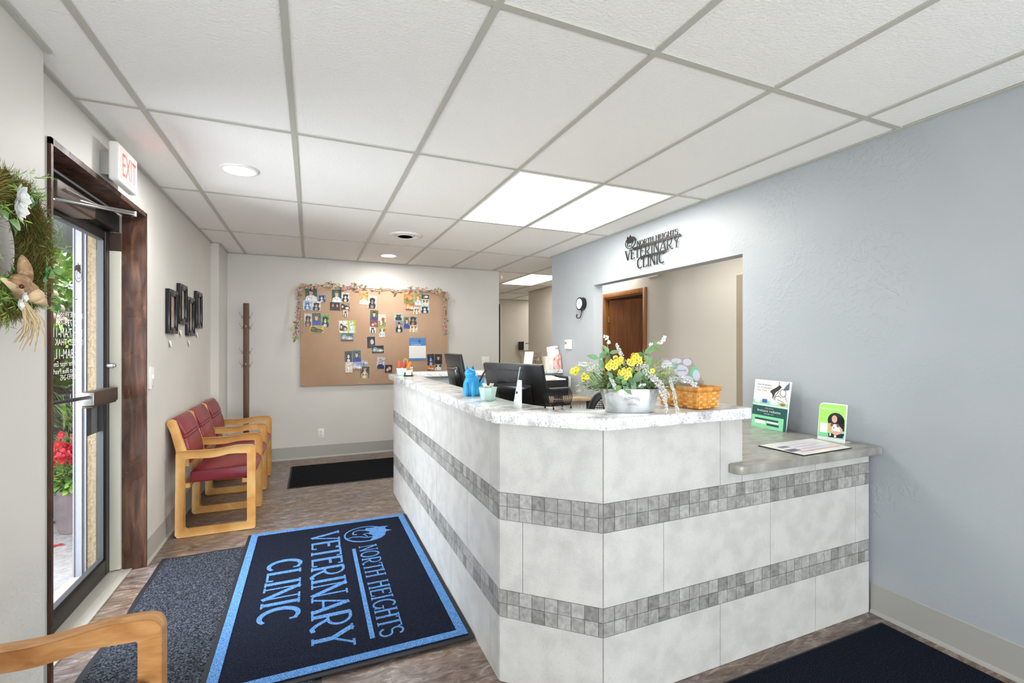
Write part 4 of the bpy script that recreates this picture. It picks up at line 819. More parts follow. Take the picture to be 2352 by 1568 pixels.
tag(b.build('sample_packets', [P_WHITEP, pal('c9c3bd')], None, loc=tuple(c)), 'white paper packets heaped in the near mint bowl', 'packets', kind='stuff')
# blue cat pen holder
c = U(1082, 910, Z=CT)+FW*.045; c.z = CT+.0006
ct_ = thing('cat_pen_holder', 'glossy bright blue cat-shaped pen holder on the counter', 'pen holder', c)
Rr = Matrix.Rotation(-TH, 4, 'Z'); Tc = Matrix.Translation(c) @ Rr
b = MB(Tc)
b.lathe([(.036, 0), (.043, .01), (.048, .035), (.046, .06), (.038, .085), (.030, .105), (.024, .112), (.001, .113)], (0, 0, 0), 28, sx=1.0, sy=.9)
b.ball((-.008, -.012, .118), (.030, .028, .027), 18)
b.hexa([Vector((-.034, -.018, .122)), Vector((-.014, -.018, .135)), Vector((-.014, 0, .135)), Vector((-.034, 0, .122))], [Vector((-.026, -.012, .158))+Vector((k*.0008, 0, 0)) for k in range(4)], sm=True)
b.hexa([Vector((-.008, -.018, .136)), Vector((.016, -.018, .128)), Vector((.016, 0, .128)), Vector((-.008, 0, .136))], [Vector((.008, -.012, .160))+Vector((k*.0008, 0, 0)) for k in range(4)], sm=True)
b.ball((-.024, -.036, .03), (.014, .014, .045), 12); b.ball((.012, -.040, .03), (.013, .013, .045), 12)
b.ball((.034, .012, .035), (.030, .024, .045), 14)
b.build('cat_body', P_BLUEP, ct_)
b = MB(Tc); b.tube([(.052, .012, .06), (.060, .008, .075), (.058, .0, .085), (.05, .0, .09)], .006, 8); b.build('tail', P_BLUEP, ct_)
b = MB(Tc); b.tube([(.035, .0, .06), (.062, -.004, .115), (.075, -.006, .138)], lambda t: .005 if t < .7 else .0035, 8); tag(b.build('pen', [pal('2b3038')], None, loc=tuple(c)), 'dark pen leaning out of the blue cat holder', 'pen')
# tent card seen from its side
A = U(1177, 939, Z=CT); B = U(1199, 939, Z=CT); A.z = B.z = CT
tcd = thing('tent_sign', 'narrow white cardboard sign stand seen edge-on, between bowl and wire coil', 'sign', A)
b = MB(); up = Vector((0, 0, 1)); tp = U(1193, 845, Y=A.y); dpt = FW*.085+RT*.004
b.hexa([A, A+dpt, A+dpt+up*.001+(tp-A)*1.0, tp], [A+RT*.003, A+dpt+RT*.003, A+dpt+(tp-A)+RT*.003, tp+RT*.003]); b.build('card', [M('pale_printed_card', rough=.4, noise=(30, 3, 1, one, [(.4, '#c9d6d4'), (.6, '#7f9b99')]))], tcd)
b = MB(); m1 = A+(tp-A)*.70
b.hexa([A+RT*.0035+FW*.03, B+FW*.03, B+FW*.03+up*.118, m1+RT*.004+FW*.03], [A+RT*.0035+FW*.034, B+FW*.034, B+FW*.034+up*.118, m1+RT*.004+FW*.034]); b.build('easel', P_WHITEP, tcd)
b = MB(); q = A.lerp(B, .42)+up*.066+FW*.0295; b.cyl(q, q+FW*-.0008, .006, n=16); b.build('finger_hole', P_BLACK, tcd)
# wire coil holder
ctr = U(1284, 918, Z=CT+.045); 
ctr = U(1284, 941, Z=CT)+FW*.045; ctr.z = CT+.050
ax = (RT*.86+FW*.50).normalized(); pr = Vector((-ax.y, ax.x, 0))
wc = thing('wire_coil_holder', 'black wire coil letter holder on small feet beside the planter', 'letter holder', (ctr.x, ctr.y, CT))
b = MB(); pts = []; N = 20; Lc2 = .098
for i in range(N*22+1):
    a = 2*pi*i/22; s = i/(N*22); pts.append(ctr+ax*((s-.5)*Lc2)+pr*cos(a)*.038+up*sin(a)*.038)
b.tube(pts, .0013, 5); b.build('coil', M('black_wire', '#26262a', rough=.3, metal=.8), wc)
b = MB()
for s in (-1, 1):
    for q in (-1, 1):
        t0 = ctr+ax*s*.045+pr*q*.024+up*(-.033); b.tube([t0+up*.004, t0+pr*q*.006-up*.003, t0+pr*q*.007-up*.012], .002, 6); b.ball((t0.x+pr.x*q*.007, t0.y+pr.y*q*.007, CT+.0055), (.004, .004, .0055), 8)
    b.tube([ctr+ax*s*.045+pr*(-.026)-up*.03, ctr+ax*s*.045-up*.0385, ctr+ax*s*.045+pr*.026-up*.03], .002, 6)
for q in (-1, 1): b.tube([ctr-ax*.045+pr*q*.026-up*.031, ctr+ax*.045+pr*q*.026-up*.031], .002, 6)
b.build('foot', M('black_wire'), wc)
# galvanised planter with artificial flowers
pl = U(1395, 944, Z=CT); pr_ = U(1509, 951, Z=CT)
pc = U(1452, 949, Z=CT)+FW*.05; pc.z = CT; ang = atan2(-sin(TH)-.02, cos(TH))
pt = thing('metal_planter', 'galvanised oval bucket of artificial yellow and white flowers', 'planter', pc, ang)
TT = Matrix.Translation(pc) @ Matrix.Rotation(ang, 4, 'Z')
def stadium(rx, ry, n=40, e=3.2):
    return [(rx*math.copysign(abs(cos(2*pi*k/n))**(2/e), cos(2*pi*k/n)), ry*math.copysign(abs(sin(2*pi*k/n))**(2/e), sin(2*pi*k/n))) for k in range(n)]
def loft(mb, rings, m=0, cap0=True, cap1=False):
    n = len(rings[0]); vs = [p for r_ in rings for p in r_]; fs = [(i*n+k, i*n+(k+1) % n, (i+1)*n+(k+1) % n, (i+1)*n+k) for i in range(len(rings)-1) for k in range(n)]
    if cap0: fs.append(tuple(range(n))[::-1])
    if cap1: fs.append(tuple(range((len(rings)-1)*n, len(rings)*n)))
    mb._a(vs, fs, m, True)
b = MB(TT); R_ = lambda rx, ry, z: [Vector((x, y, z)) for x, y in stadium(rx, ry)]
loft(b, [R_(.092, .046, 0), R_(.094, .048, .004), R_(.1165, .062, .094), R_(.1165, .062, .0945), R_(.111, .058, .094), R_(.090, .045, .006)], cap1=True)
b.build('bucket', P_GALV, pt)
b = MB(TT); b.tube([Vector((x, y, .095)) for x, y in stadium(.117, .0625)], .0022, 6, closed=True); b.tube([Vector((x, y, .003)) for x, y in stadium(.0925, .0465)], .0015, 6, closed=True); b.build('rolled_rim', P_ALU, pt)
b = MB(TT); PFn = (Vector((0, -.0615, 0)), VX, Vector((0, -.155, .988)))
text(b, 'FLOWERS', (Vector((0, -.0588, .055)), VX, Vector((0, -.15, .989))), 0, .0, .011, .058, center=True, arc=.062); text(b, '&', (Vector((0, -.0575, .045)), VX, Vector((0, -.15, .989))), 0, 0, .006, center=True); text(b, 'GARDEN', (Vector((0, -.0560, .031)), VX, Vector((0, -.15, .989))), 0, 0, .009, .036, center=True, arc=.08)
b.build('embossed_lettering', M('embossed_shade', '#8f9496', rough=.4, metal=.6), pt)
# arrangement, in planter coordinates: x right, y away, z up; pixel offsets -> metres at this depth
PD = (pc-Vector((0, 0, 0))).dot(FW); S_ = PD/FPX
def pp(u, v, back=0): return Vector(((u-1452)*S_, back, (947-v)*S_))
b = MB(TT); loft(b, [[Vector((x, y, .086)) for x, y in stadium(.108, .056)]], cap0=True); b.build('moss_fill', P_LEAF[0], pt)
sb = MB(TT); gl_ = MB(TT); r = random.Random(11)
def stem(a, c, bend=.02): 
    m_ = a.lerp(c, .5)+Vector((0, 0, bend)); sb.tube([a, a.lerp(m_, .6)+Vector((0, 0, bend*.4)), m_, m_.lerp(c, .5)+Vector((0, 0, bend*.2)), c], .0011, 5)
for i in range(430):
    a = Vector((r.uniform(-.1, .1), r.uniform(-.045, .045), .085)); u_ = r.uniform(-1, 1)
    tipz = r.uniform(.10, .185)*(1-.25*abs(u_)); tip = Vector((u_*.19, r.uniform(-.07, .06), tipz if r.random() < .8 else .11))
    dd = (tip-a); 
    for k in range(3):
        q = a+dd*(.45+.27*k); gl_.leaf(q, dd.normalized()+Vector((r.uniform(-.5, .5), r.uniform(-.5, .5), r.uniform(-.1, .6))), (0, 0, 1), r.uniform(.022, .04), r.uniform(.003, .007) if r.random() < .75 else .014, r.choice((0, 1, 3, 3, 4, 2)), .3)
for (u, v, s) in ((1430, 885, .05), (1452, 870, .055), (1462, 890, .05), (1440, 862, .045), (1477, 868, .05), (1452, 905, .045), (1410, 872, .04), (1490, 845, .045), (1505, 800, .03), (1380, 825, .05), (1400, 812, .04), (1480, 815, .045)):
    p = pp(u, v, r.uniform(-.065, -.03)); a = r.uniform(0, 6)
    for k in range(3): gl_.leaf(p, (cos(a+k*2), -.4, sin(a+k*2)), (0, -1, .2), s, s*.42, r.choice((0, 4, 4, 1)), .3)
# arching fine fronds left and right
for (u0, v0, u1, v1) in ((1400, 890, 1352, 868), (1405, 885, 1340, 850), (1400, 888, 1360, 880), (1410, 880, 1358, 838), (1500, 885, 1545, 850), (1505, 880, 1555, 840), (1500, 885, 1560, 862), (1495, 880, 1520, 830), (1500, 880, 1550, 872), (1420, 880, 1385, 805), (1495, 870, 1485, 812)):
    a = pp(u0, v0, 0); c = pp(u1, v1, r.uniform(-.05, .02)); stem(a, c, .012)
    for k in range(16):
        q = a.lerp(c, .15+.85*k/16)+Vector((0, 0, .012*sin(pi*k/16))); s = 1 if k % 2 else -1
        gl_.leaf(q, (c-a).normalized()*.8+Vector((0, r.uniform(-.5, .5), s*.7)), (0, -1, 0), .024, .003, 3 if r.random() < .6 else 1, .2)
gl_.build('foliage', P_LEAF, pt)
wf = MB(TT); yf = MB(TT)
def spike(pts, r0, r1, n, mb=wf, m=0):
    pts = [pp(*q) for q in pts]
    for i in range(n):
        t = i/(n-1)*(len(pts)-1); k = min(int(t), len(pts)-2); p = pts[k].lerp(pts[k+1], t-k); rad = r0+(r1-r0)*(i/(n-1))
        for j in range(9):
            d_ = Vector((r.gauss(0, 1), r.gauss(0, 1), r.gauss(0, 1))).normalized(); mb.leaf(p+d_*rad*r.uniform(.25, 1.05), d_+Vector((r.uniform(-.7, .7), r.uniform(-.7, .7), r.uniform(-.7, .7))), (r.random(), r.random(), 1), r.uniform(.004, .0075), .0042, m, .3)
            if j < 2: mb.ball(p+d_*rad*.95, .0018, 5, m)
    sb.tube(pts, .001, 5)
def berries(pts, n, rr=.0045):
    pts = [pp(*q) for q in pts]
    for i in range(n):
        t = i/(n-1)*(len(pts)-1); k = min(int(t), len(pts)-2); p = pts[k].lerp(pts[k+1], t-k); wf.ball(p+Vector((r.uniform(-.007, .007), r.uniform(-.006, .006), r.uniform(-.003, .003))), rr, 8, 0)
spike([(1421, 793, -.02), (1430, 812, -.02), (1438, 838, -.03)], .003, .009, 26); stem(pp(1440, 885), pp(1430, 815, -.02), .0)
spike([(1336, 837, -.02), (1355, 838, -.02), (1382, 845, -.02)], .004, .013, 26); spike([(1355, 850, -.03), (1375, 842, -.03)], .006, .01, 10)
spike([(1480, 850, -.05), (1488, 838, -.04), (1462, 845, -.05)], .012, .012, 30); spike([(1478, 850, -.06), (1490, 865, -.085), (1500, 870, -.09)], .009, .010, 18)
spike([(1495, 868, -.09), (1510, 885, -.10), (1520, 905, -.10)], .012, .014, 34); spike([(1506, 885, -.1), (1516, 910, -.105), (1520, 938, -.105)], .012, .003, 34)
spike([(1533, 872, -.075), (1541, 905, -.08), (1549, 950, -.082)], .004, .006, 40); spike([(1535, 872, -.06), (1560, 868, -.06), (1592, 882, -.06)], .008, .006, 40); spike([(1525, 840, -.03), (1545, 838, -.03)], .006, .005, 14)
spike([(1402, 848, -.05), (1408, 836, -.05)], .006, .004, 10); spike([(1405, 872, -.065), (1412, 888, -.065)], .004, .004, 12)
berries([(1396, 773, 0), (1402, 778, 0), (1404, 788, 0), (1408, 789, 0)], 14); stem(pp(1405, 810), pp(1402, 788), .0); stem(pp(1410, 870), pp(1404, 808), .0)
berries([(1534, 775, 0), (1530, 783, 0), (1524, 790, 0), (1519, 789, 0)], 16); stem(pp(1490, 815), pp(1520, 792), .005); berries([(1499, 790, -.01), (1498, 800, -.01), (1496, 810, -.01)], 14); stem(pp(1480, 860), pp(1496, 812), .0)
berries([(1470, 884, -.07), (1477, 882, -.07)], 5); berries([(1405, 870, -.05), (1412, 885, -.05)], 7)
wf.build('white_flower_spike', P_PETW, pt, world=True)
def ybl(u, v, n, sp, back=-.05):
    for i in range(n):
        p = pp(u+r.uniform(-sp, sp), v+r.uniform(-sp, sp)*.8, back+r.uniform(-.012, .012)); a0 = r.random()*6
        for k in range(5): a = a0+k*2*pi/5; yf.leaf(p, (cos(a), -.15, sin(a)), (0, -1, 0), .0115, .0115, 0 if r.random() < .8 else 1, -.12)
        yf.ball(p+Vector((0, -.003, 0)), .0018, 5, 2)
ybl(1408, 838, 24, 10); ybl(1421, 830, 14, 9); ybl(1434, 857, 30, 12, -.06); ybl(1461, 825, 24, 10); ybl(1450, 832, 9, 6); ybl(1326, 853, 7, 7, -.02); ybl(1352, 866, 6, 8, -.03); ybl(1400, 842, 5, 5); ybl(1499, 853, 3, 4)
stem(pp(1395, 885), pp(1330, 855, -.02), .01)
yf.build('yellow_blossom', [P_PETY, M('pale_yellow_petal', '#f0e27a', rough=.6), P_TWIG], pt); sb.build('stem', P_LEAF[3], pt)
# splint basket
nc = U(1604, 942, Z=CT)+FW*.006; nc.z = CT; ph = radians(28); e1 = RT*cos(ph)+FW*sin(ph); e2 = FW*cos(ph)-RT*sin(ph)
L1, L2, bh = .122, .205, .094
cen = nc+e1*L1/2+e2*L2/2
bk = thing('splint_basket', 'honey coloured woven splint basket on the right end of the counter', 'basket', cen)
b = MB()
def sect(z, gr=0, rad=.018):
    k = z/bh; a, c = (L1/2)*(1+.19*k)+gr, (L2/2)*(1+.14*k)+gr
    pts = rounded([(-a, -c), (a, -c), (a, c), (-a, c)], [rad]*4); return [cen+e1*x+e2*y+up*z for x, y in pts]
loft(b, [sect(.003), sect(bh-.002), sect(bh-.002, -.004), sect(.006, -.004)], cap0=True, cap1=True)
rows = 6
for rI in range(rows):
    z0_ = .004+rI*(bh-.024)/rows; z1_ = z0_+(bh-.024)/rows-.0015
    for side, (du, dv, LL, oth) in enumerate(((e1, -e2, L1, L2), (e2, e1, L2, L1), (-e1, e2, L1, L2), (-e2, -e1, L2, L1))):
        nst = 5 if LL == L1 else 8
        for k in range(nst):
            if (k+rI) % 2: continue
            for zz0, zz1 in ((z0_, z1_),):
                q0, q1 = zz0/bh, zz1/bh; f0 = 1+(.19 if LL == L1 else .14)*q0; f1 = 1+(.19 if LL == L1 else .14)*q1; g0 = oth/2*(1+(.14 if LL == L1 else .19)*q0); g1 = oth/2*(1+(.14 if LL == L1 else .19)*q1)
                s0, s1 = (k/nst-.5)*LL*.96, ((k+1.0)/nst-.5)*LL*.96
                A0 = cen+du*s0*f0+dv*(g0+.0002)+up*zz0; B0 = cen+du*s1*f0+dv*(g0+.0002)+up*zz0; C0 = cen+du*s1*f1+dv*(g1+.0002)+up*zz1; D0 = cen+du*s0*f1+dv*(g1+.0002)+up*zz1
                b.hexa([A0, B0, C0, D0], [A0+dv*.0022+du*.001, B0+dv*.0022-du*.001, C0+dv*.0022-du*.001, D0+dv*.0022+du*.001], 1)
b.build('woven_body', [P_WICK, M('honey_splint_light', rough=.42, noise=(50, 3, 0, (1, 1, .3), [(.3, '#cf8b35'), (.55, '#e2a552'), (.8, '#f2c886')]))], bk)
b = MB(); loft(b, [sect(bh-.018, .0005), sect(bh-.018, .004), sect(bh, .004), sect(bh, -.005), sect(bh-.018, -.005), sect(bh-.018, .0005)], cap0=False); b.build('rim', P_WICK, bk)
b = MB(); q = cen+e2*(L2/2*1.1)+up*(bh-.004); b.tube([q-e1*.03, q-e1*.022+up*.014, q+e1*.0+up*.020, q+e1*.022+up*.014, q+e1*.03], .004, 8); b.build('handle', P_WICK, bk)
# booklet of round labels standing in the basket
bo = cen+e2*.035+up*.085; bL = bo-RT*.085; 
bkl = thing('product_display_card', 'taupe card printed with round white labels standing in the basket', 'card', tuple(bo))
BF = (bo-RT*.085, RT, (up*.97+FW*.24))
qd = [(0, -.06), (.15, -.06), (.185, .018), (.182, .026), (.135, .128), (.0, .130)]
b = MB(); b.prism(qd, BF, -.0012, 0); b.build('card_sheet', [pal('998c80')], bkl)
b = MB()
for i, (x, y, rx_, ry_, m_) in enumerate(((.025, .098, .024, .022, 0), (.070, .116, .024, .012, 0), (.118, .110, .020, .016, 0), (.088, .072, .032, .026, 0), (.148, .055, .022, .034, 2), (.153, .050, .016, .026, 0), (.045, .03, .024, .022, 0), (.060, .090, .014, .012, 1), (.105, .030, .034, .018, 0))): b.prism(ell(x, y, rx_, ry_), BF, 0, .0003+.00012*i, m_)
b.build('round_label', [pal('b9bac8'), pal('5d8fbf'), pal('59b58a')], bkl)
b = MB(); text(b, 'DENTAL CARE', BF, .068, .068, .007, .042, d=.0018); b.build('small_print', pal('777788'), bkl)
b = MB(); q = cen+e1*.012-e2*.03+up*.03; b.hexa([q, q+RT*.07, q+RT*.085+up*.052+FW*.05, q+RT*.0+up*.058+FW*.05], [q+FW*.002, q+RT*.07+FW*.002, q+RT*.085+up*.052+FW*.052, q+up*.058+FW*.052]); tag(b.build('leaflet', [M('speckled_leaflet', rough=.4, noise=(45, 4, 0, one, [(.42, '#e9e9f0'), (.56, '#dfe0ee'), (.62, '#6b74c4')]))], None, loc=tuple(q)), 'white leaflet with blue print lying inside the basket', 'leaflet')
# far end of the counter
c = Vector((.752, 4.26, CT)); bowl('mint_bowl', 'mint green bowl holding red utensils at the far counter end', c, 1.05, 8)
r = random.Random(3)
for k, (dx, dz, colr, ti, lb) in enumerate(((-.012, .05, 'c4482c', -.10, 'red paddle-shaped pen, leftmost in the far mint bowl'), (.012, .052, 'a8341f', .18, 'dark red paddle-shaped pen in the far mint bowl'), (.03, .05, 'd97a2a', .45, 'orange pen tilting right in the far mint bowl'))):
    b = MB(Matrix.Translation(c+Vector((dx, .0, .012))) @ Matrix.Rotation(ti, 4, 'Y')); b.lathe([(.001, 0), (.006, .004), (.007, .035), (.013, .055), (.016, .08), (.012, .105), (.006, .118), (.001, .12)], (0, 0, 0), 14, sy=.45); tag(b.build('novelty_pen', pal(colr), None, loc=tuple(c)), lb, 'pen', 'pens in the far bowl')
b = MB(); q = c+Vector((.035, .005, .12)); b.tube([q+Vector((.018*cos(a), 0, .026*sin(a))) for a in [2*pi*k/18 for k in range(18)]], .004, 6, closed=True); b.tube([q-Vector((.004, 0, .026)), c+Vector((.01, .0, .02))], .004, 6); tag(b.build('ring_handled_brush', pal('c79a3c'), None, loc=tuple(q)), 'tan ring-handled brush in the far mint bowl', 'brush')
c = U(938, 864, Z=CT); c.z = CT
bc = thing('business_card_holder', 'small black card holder at the far counter end', 'card holder', c)
b = MB(Matrix.Translation(c)); b.box((-.038, -.018, 0), (.038, .02, .012)); b.hexa([Vector((-.034, .006, .012)), Vector((.034, .006, .012)), Vector((.034, .014, .012)), Vector((-.034, .014, .012))], [Vector((-.03, .018, .034)), Vector((.036, .018, .034)), Vector((.036, .022, .034)), Vector((-.03, .022, .034))]); b.build('tray', P_BLACKG, bc)
b = MB(Matrix.Translation(c)); b.hexa([Vector((-.024, -.004, .0125)), Vector((.024, -.004, .0125)), Vector((.024, .001, .0125)), Vector((-.024, .001, .0125))], [Vector((-.018, .004, .052)), Vector((.026, .004, .052)), Vector((.026, .0048, .052)), Vector((-.018, .0048, .052))]); b.box((-.004, -.0045, .03), (.016, -.0032, .036), 1); tag(b.build('business_cards', [P_WHITEP, pal('8a9ab5')], None, loc=tuple(c)), 'white business cards standing in the small black holder', 'cards')
c = Vector((.842, 4.30, CT)); cu = thing('swab_cup', 'small cream cup of white swabs right of the card holder', 'cup', c)
b = MB(); b.lathe([(.015, 0), (.017, .03), (.020, .045), (.018, .045), (.014, .004), (.001, .004)], c, 16, closed=True); b.build('cup_body', pal('d8c79a'), cu)
b = MB()
for k in range(6): a = k*1.05; b.tube([c+Vector((.004*cos(a), .004*sin(a), .006)), c+Vector((.013*cos(a), .013*sin(a), .06))], .0012, 5); b.ball(c+Vector((.0135*cos(a), .0135*sin(a), .064)), (.005, .005, .007), 8)
tag(b.build('cotton_swabs', P_WHITEP, None, loc=tuple(c)), 'white cotton swabs in the small cream cup', 'swabs', kind='stuff')
# ================================================================== LOW SHELF THINGS
SZ = .857
n1a = U(1733, 975, Z=SZ); n1b = U(1805, 993, Z=SZ); n1a.x = min(n1a.x, 2.585); n1a.z = n1b.z = SZ
ru = (n1b-n1a).normalized(); nn = ru.cross(up)
s1 = thing('rebate_sign', 'white and green rebate sign with pets leaning by the blue wall', 'sign', tuple((n1a+n1b)/2)); W1 = (n1b-n1a).length; H1 = .295
lean = (up-nn*.10).normalized(); SF1 = (n1a, ru, lean)
b = MB(); b.prism([(0, 0), (W1, 0), (W1*1.05, H1), (.004, H1)], SF1, -.003, 0); b.build('board', P_WHITEP, s1)
def PX(x, y): return (x*W1*(1+.05*y*0), y*H1)
b = MB(); rect = lambda x0, y0, x1, y1: [PX(x0, y0), PX(x1, y0), PX(x1, y1), PX(x0, y1)]
b.prism(rect(.0, .0, 1.0, .25), SF1, 0, .0004, 1); b.prism(rect(.0, .25, 1.0, .455), SF1, 0, .0004, 0); b.prism(rect(.92, .0, 1.0, .25), SF1, .0004, .0006, 0); b.prism(rect(.0, .49, 1.0, .57), SF1, 0, .0004, 1); b.prism(rect(.0, .455, 1.0, .49), SF1, 0, .0004, 2)
b.prism(rect(.1, .155, .78, .195), SF1, .0004, .0007, 0); b.prism(rect(.1, .08, .42, .15), SF1, .0004, .0007, 3); b.prism(rect(.46, .115, .78, .15), SF1, .0004, .0007, 3); b.prism(rect(.46, .06, .80, .105), SF1, .0004, .0007, 0)
b.prism(rect(.28, .52, .42, .60), SF1, .0004, .0009, 4); b.prism(ell(*PX(.14, .545), W1*.09, H1*.035), SF1, .0004, .0009, 3); b.prism(ell(*PX(.62, .535), W1*.12, H1*.035), SF1, .0004, .0009, 3); b.prism(ell(*PX(.86, .53), W1*.07, H1*.03), SF1, .0004, .0009, 5); b.build('printed_panel', [pal('1f5a55'), pal('8fe0b0'), pal('d9efe6'), P_WHITEP, pal('4a63b5'), pal('c8613a')], s1)
b = MB(); ln_ = lambda pts, w_, m_=0: b.ribbon([PX(*q) for q in pts], w_, SF1, .0004, .001, m_)
b.prism([PX(*q) for q in [(.48, .76), (.52, .80), (.66, .87), (.74, .92), (.80, .88), (.74, .82), (.64, .76), (.60, .68), (.57, .62), (.56, .70), (.53, .74)]], SF1, .0004, .001, 0); ln_([(.72, .90), (.73, .95), (.71, .99)], .003)
b.prism([PX(*q) for q in [(.84, .83), (.92, .92), (1.0, .99), (1.0, .84), (.92, .82)]], SF1, .0004, .0009, 1)
for q in ([(.60, .62), (.66, .68), (.74, .70), (.80, .66)], [(.78, .82), (.76, .74), (.84, .68), (.92, .72), (.92, .80), (.84, .84), (.78, .82)], [(.64, .60), (.62, .66), (.66, .72), (.74, .80)], [(.90, .72), (.94, .64), (.98, .60)], [(.70, .62), (.80, .60), (.88, .58)]): ln_(q, .0035, 2)
b.build('pet_picture', [pal('3a3a3c'), pal('5d6a80'), pal('6f6a68')], s1)
b = MB(); text(b, 'Get Rebates', SF1, .10*W1, .885*H1, .010, .42*W1, d=.0012, m=1); text(b, 'on Protection', SF1, .10*W1, .825*H1, .010, .44*W1, d=.0012, m=1); text(b, 'You Trust', SF1, .10*W1, .765*H1, .010, .30*W1, d=.0012, m=1)
text(b, 'Ask about', SF1, .38*W1, .405*H1, .006, .24*W1, d=.0012); text(b, 'Instant rebate', SF1, .16*W1, .335*H1, .014, .66*W1, d=.0012); text(b, 'savings now', SF1, .36*W1, .290*H1, .006, .28*W1, d=.0012); b.build('lettering', [P_WHITEP, pal('6a6d70')], s1)
b = MB(); q = n1a+ru*W1*.86-nn*.004; b.hexa([q, q-nn*.03, q+up*.05-nn*.010], [q+ru*.002, q-nn*.03+ru*.002, q+up*.05-nn*.010+ru*.002]); b.build('easel_back', P_WHITEP, s1)
n2a = U(1877, 1007, Z=SZ); n2b = U(1940, 1018, Z=SZ); n2a.z = n2b.z = SZ; ru = (n2b-n2a).normalized(); nn = ru.cross(up)
s2 = thing('payment_sign', 'green acrylic sign with smiling person holding a dog, right end of shelf', 'sign', tuple((n2a+n2b)/2)); W2 = (n2b-n2a).length; H2 = .20
SF2 = (n2a, ru, (up-nn*.08).normalized())
b = MB(); ol = rounded([(0, 0), (W2, 0), (W2*1.04, H2), (0.004, H2*1.0)], [0, 0, 0, .03]); b.prism(ol, SF2, -.003, 0); b.hexa([n2a-nn*.002+up*.0005, n2b-nn*.002+up*.0005, n2b-nn*.055+up*.0005, n2a-nn*.055+up*.0005], [n2a-nn*.002+up*.003, n2b-nn*.002+up*.003, n2b-nn*.055+up*.003, n2a-nn*.055+up*.003]); b.build('acrylic_holder', M('clear_white_acrylic', '#eef3f2', rough=.15), s2)
b = MB(); PX = lambda x, y: (x*W2, y*H2)
b.prism(rounded([(W2*.03, H2*.09), (W2*.97, H2*.09), (W2*1.0, H2*.97), (W2*.04, H2*.97)], [0, .0, 0, .026]), SF2, 0, .0004, 0); b.prism([PX(.03, .09), PX(.97, .09), PX(.98, .22), PX(.03, .22)], SF2, .0004, .0005, 1); b.prism([PX(.09, .20), PX(.36, .20), PX(.36, .46), PX(.09, .46)], SF2, .0005, .0008, 2); b.prism(ell(*PX(.84, .22), W2*.14, H2*.14), SF2, .0004, .0006, 3); b.build('printed_panel', [pal('a8e66a'), pal('7fdc98'), P_WHITEP, pal('8fdcd6')], s2)
b = MB(); b.prism(ell(*PX(.66, .55), W2*.30, H2*.21), SF2, .0008, .0010, 0); b.prism([PX(.72, .68), PX(.96, .60), PX(.97, .30), PX(.80, .30)], SF2, .0008, .0010, 0); b.prism([PX(*q) for q in [(.40, .20), (.98, .24), (.92, .12), (.42, .10)]], SF2, .001, .0012, 0); b.prism([PX(*q) for q in [(.40, .46), (.50, .48), (.60, .42), (.80, .42), (.92, .34), (.88, .24), (.66, .16), (.42, .26)]], SF2, .0012, .0014, 1); b.prism(ell(*PX(.61, .59), W2*.10, H2*.10), SF2, .0014, .0016, 1)
b.prism([PX(*q) for q in [(.52, .28), (.56, .42), (.60, .46), (.70, .46), (.78, .40), (.84, .28)]], SF2, .0016, .0018, 2); b.prism(ell(*PX(.52, .43), W2*.05, H2*.045), SF2, .0018, .002, 3); b.prism(ell(*PX(.74, .43), W2*.05, H2*.045), SF2, .0018, .002, 3); b.prism(ell(*PX(.60, .36), W2*.018, H2*.016), SF2, .0018, .0021, 0); b.prism(ell(*PX(.60, .62), W2*.014, H2*.008), SF2, .0016, .0018, 0); b.prism(ell(*PX(.61, .55), W2*.03, H2*.006), SF2, .0016, .0018, 2); b.prism(ell(*PX(.66, .14), W2*.04, H2*.03), SF2, .0018, .002, 2); b.prism(ell(*PX(.48, .17), W2*.03, H2*.04), SF2, .0018, .002, 2)
b.build('person_picture', [pal('1b2233'), pal('dcb096'), P_WHITEP, pal('8f5c36')], s2)
b = MB(); text(b, 'FLEXIBLE FINANCING', SF2, .10*W2, .82*H2, .009, .68*W2, d=.001); b.build('lettering', P_WHITEP, s2)
sh = thing('information_sheet', 'laminated white sheet with violet rows lying on the grey shelf', 'sheet', (2.27, 1.57, SZ)); q4 = [U(1742, 1023, Z=SZ+.003), U(1846, 1046, Z=SZ+.003), U(1957, 1028, Z=SZ+.003), U(1866, 1007, Z=SZ+.003)]
for q in q4: q.z = SZ+.0004
b = MB(); b.hexa(q4, [q+up*.004 for q in q4]); b.build('backing', P_BLACKG, sh)
cc = sum(q4, Vector())/4; b = MB(); s4 = [cc+(q-cc)*.985+up*.0041 for q in q4]; b.hexa(s4, [q+up*.0006 for q in s4]); b.build('page', M('ivory_sheet', '#efeee6', rough=.22), sh)
b = MB(); bil = lambda s, t: s4[0].lerp(s4[1], s).lerp(s4[3].lerp(s4[2], s), t)+up*.0008
BK = [0]
def bar(s0, t0, s1, t1, m_): BK[0] += 1; q = [bil(s0, t0), bil(s1, t0), bil(s1, t1), bil(s0, t1)]; b.hexa(q, [p+up*(.0002+.00008*BK[0]) for p in q], m_)
for k, s in enumerate((.22, .40, .58, .76)): bar(s-.10, .12, s+.02, .92, 0); bar(s-.115, .30, s-.105, .62+.05*k, 1)
bar(.55, .02, .72, .22, 1); bar(.80, .12, .82, .92, 2); bar(.30, .1, .42, .25, 1)
b.build('printed_rows', [pal('d9d2e0'), pal('6d6478'), pal('d9a2a0')], sh)
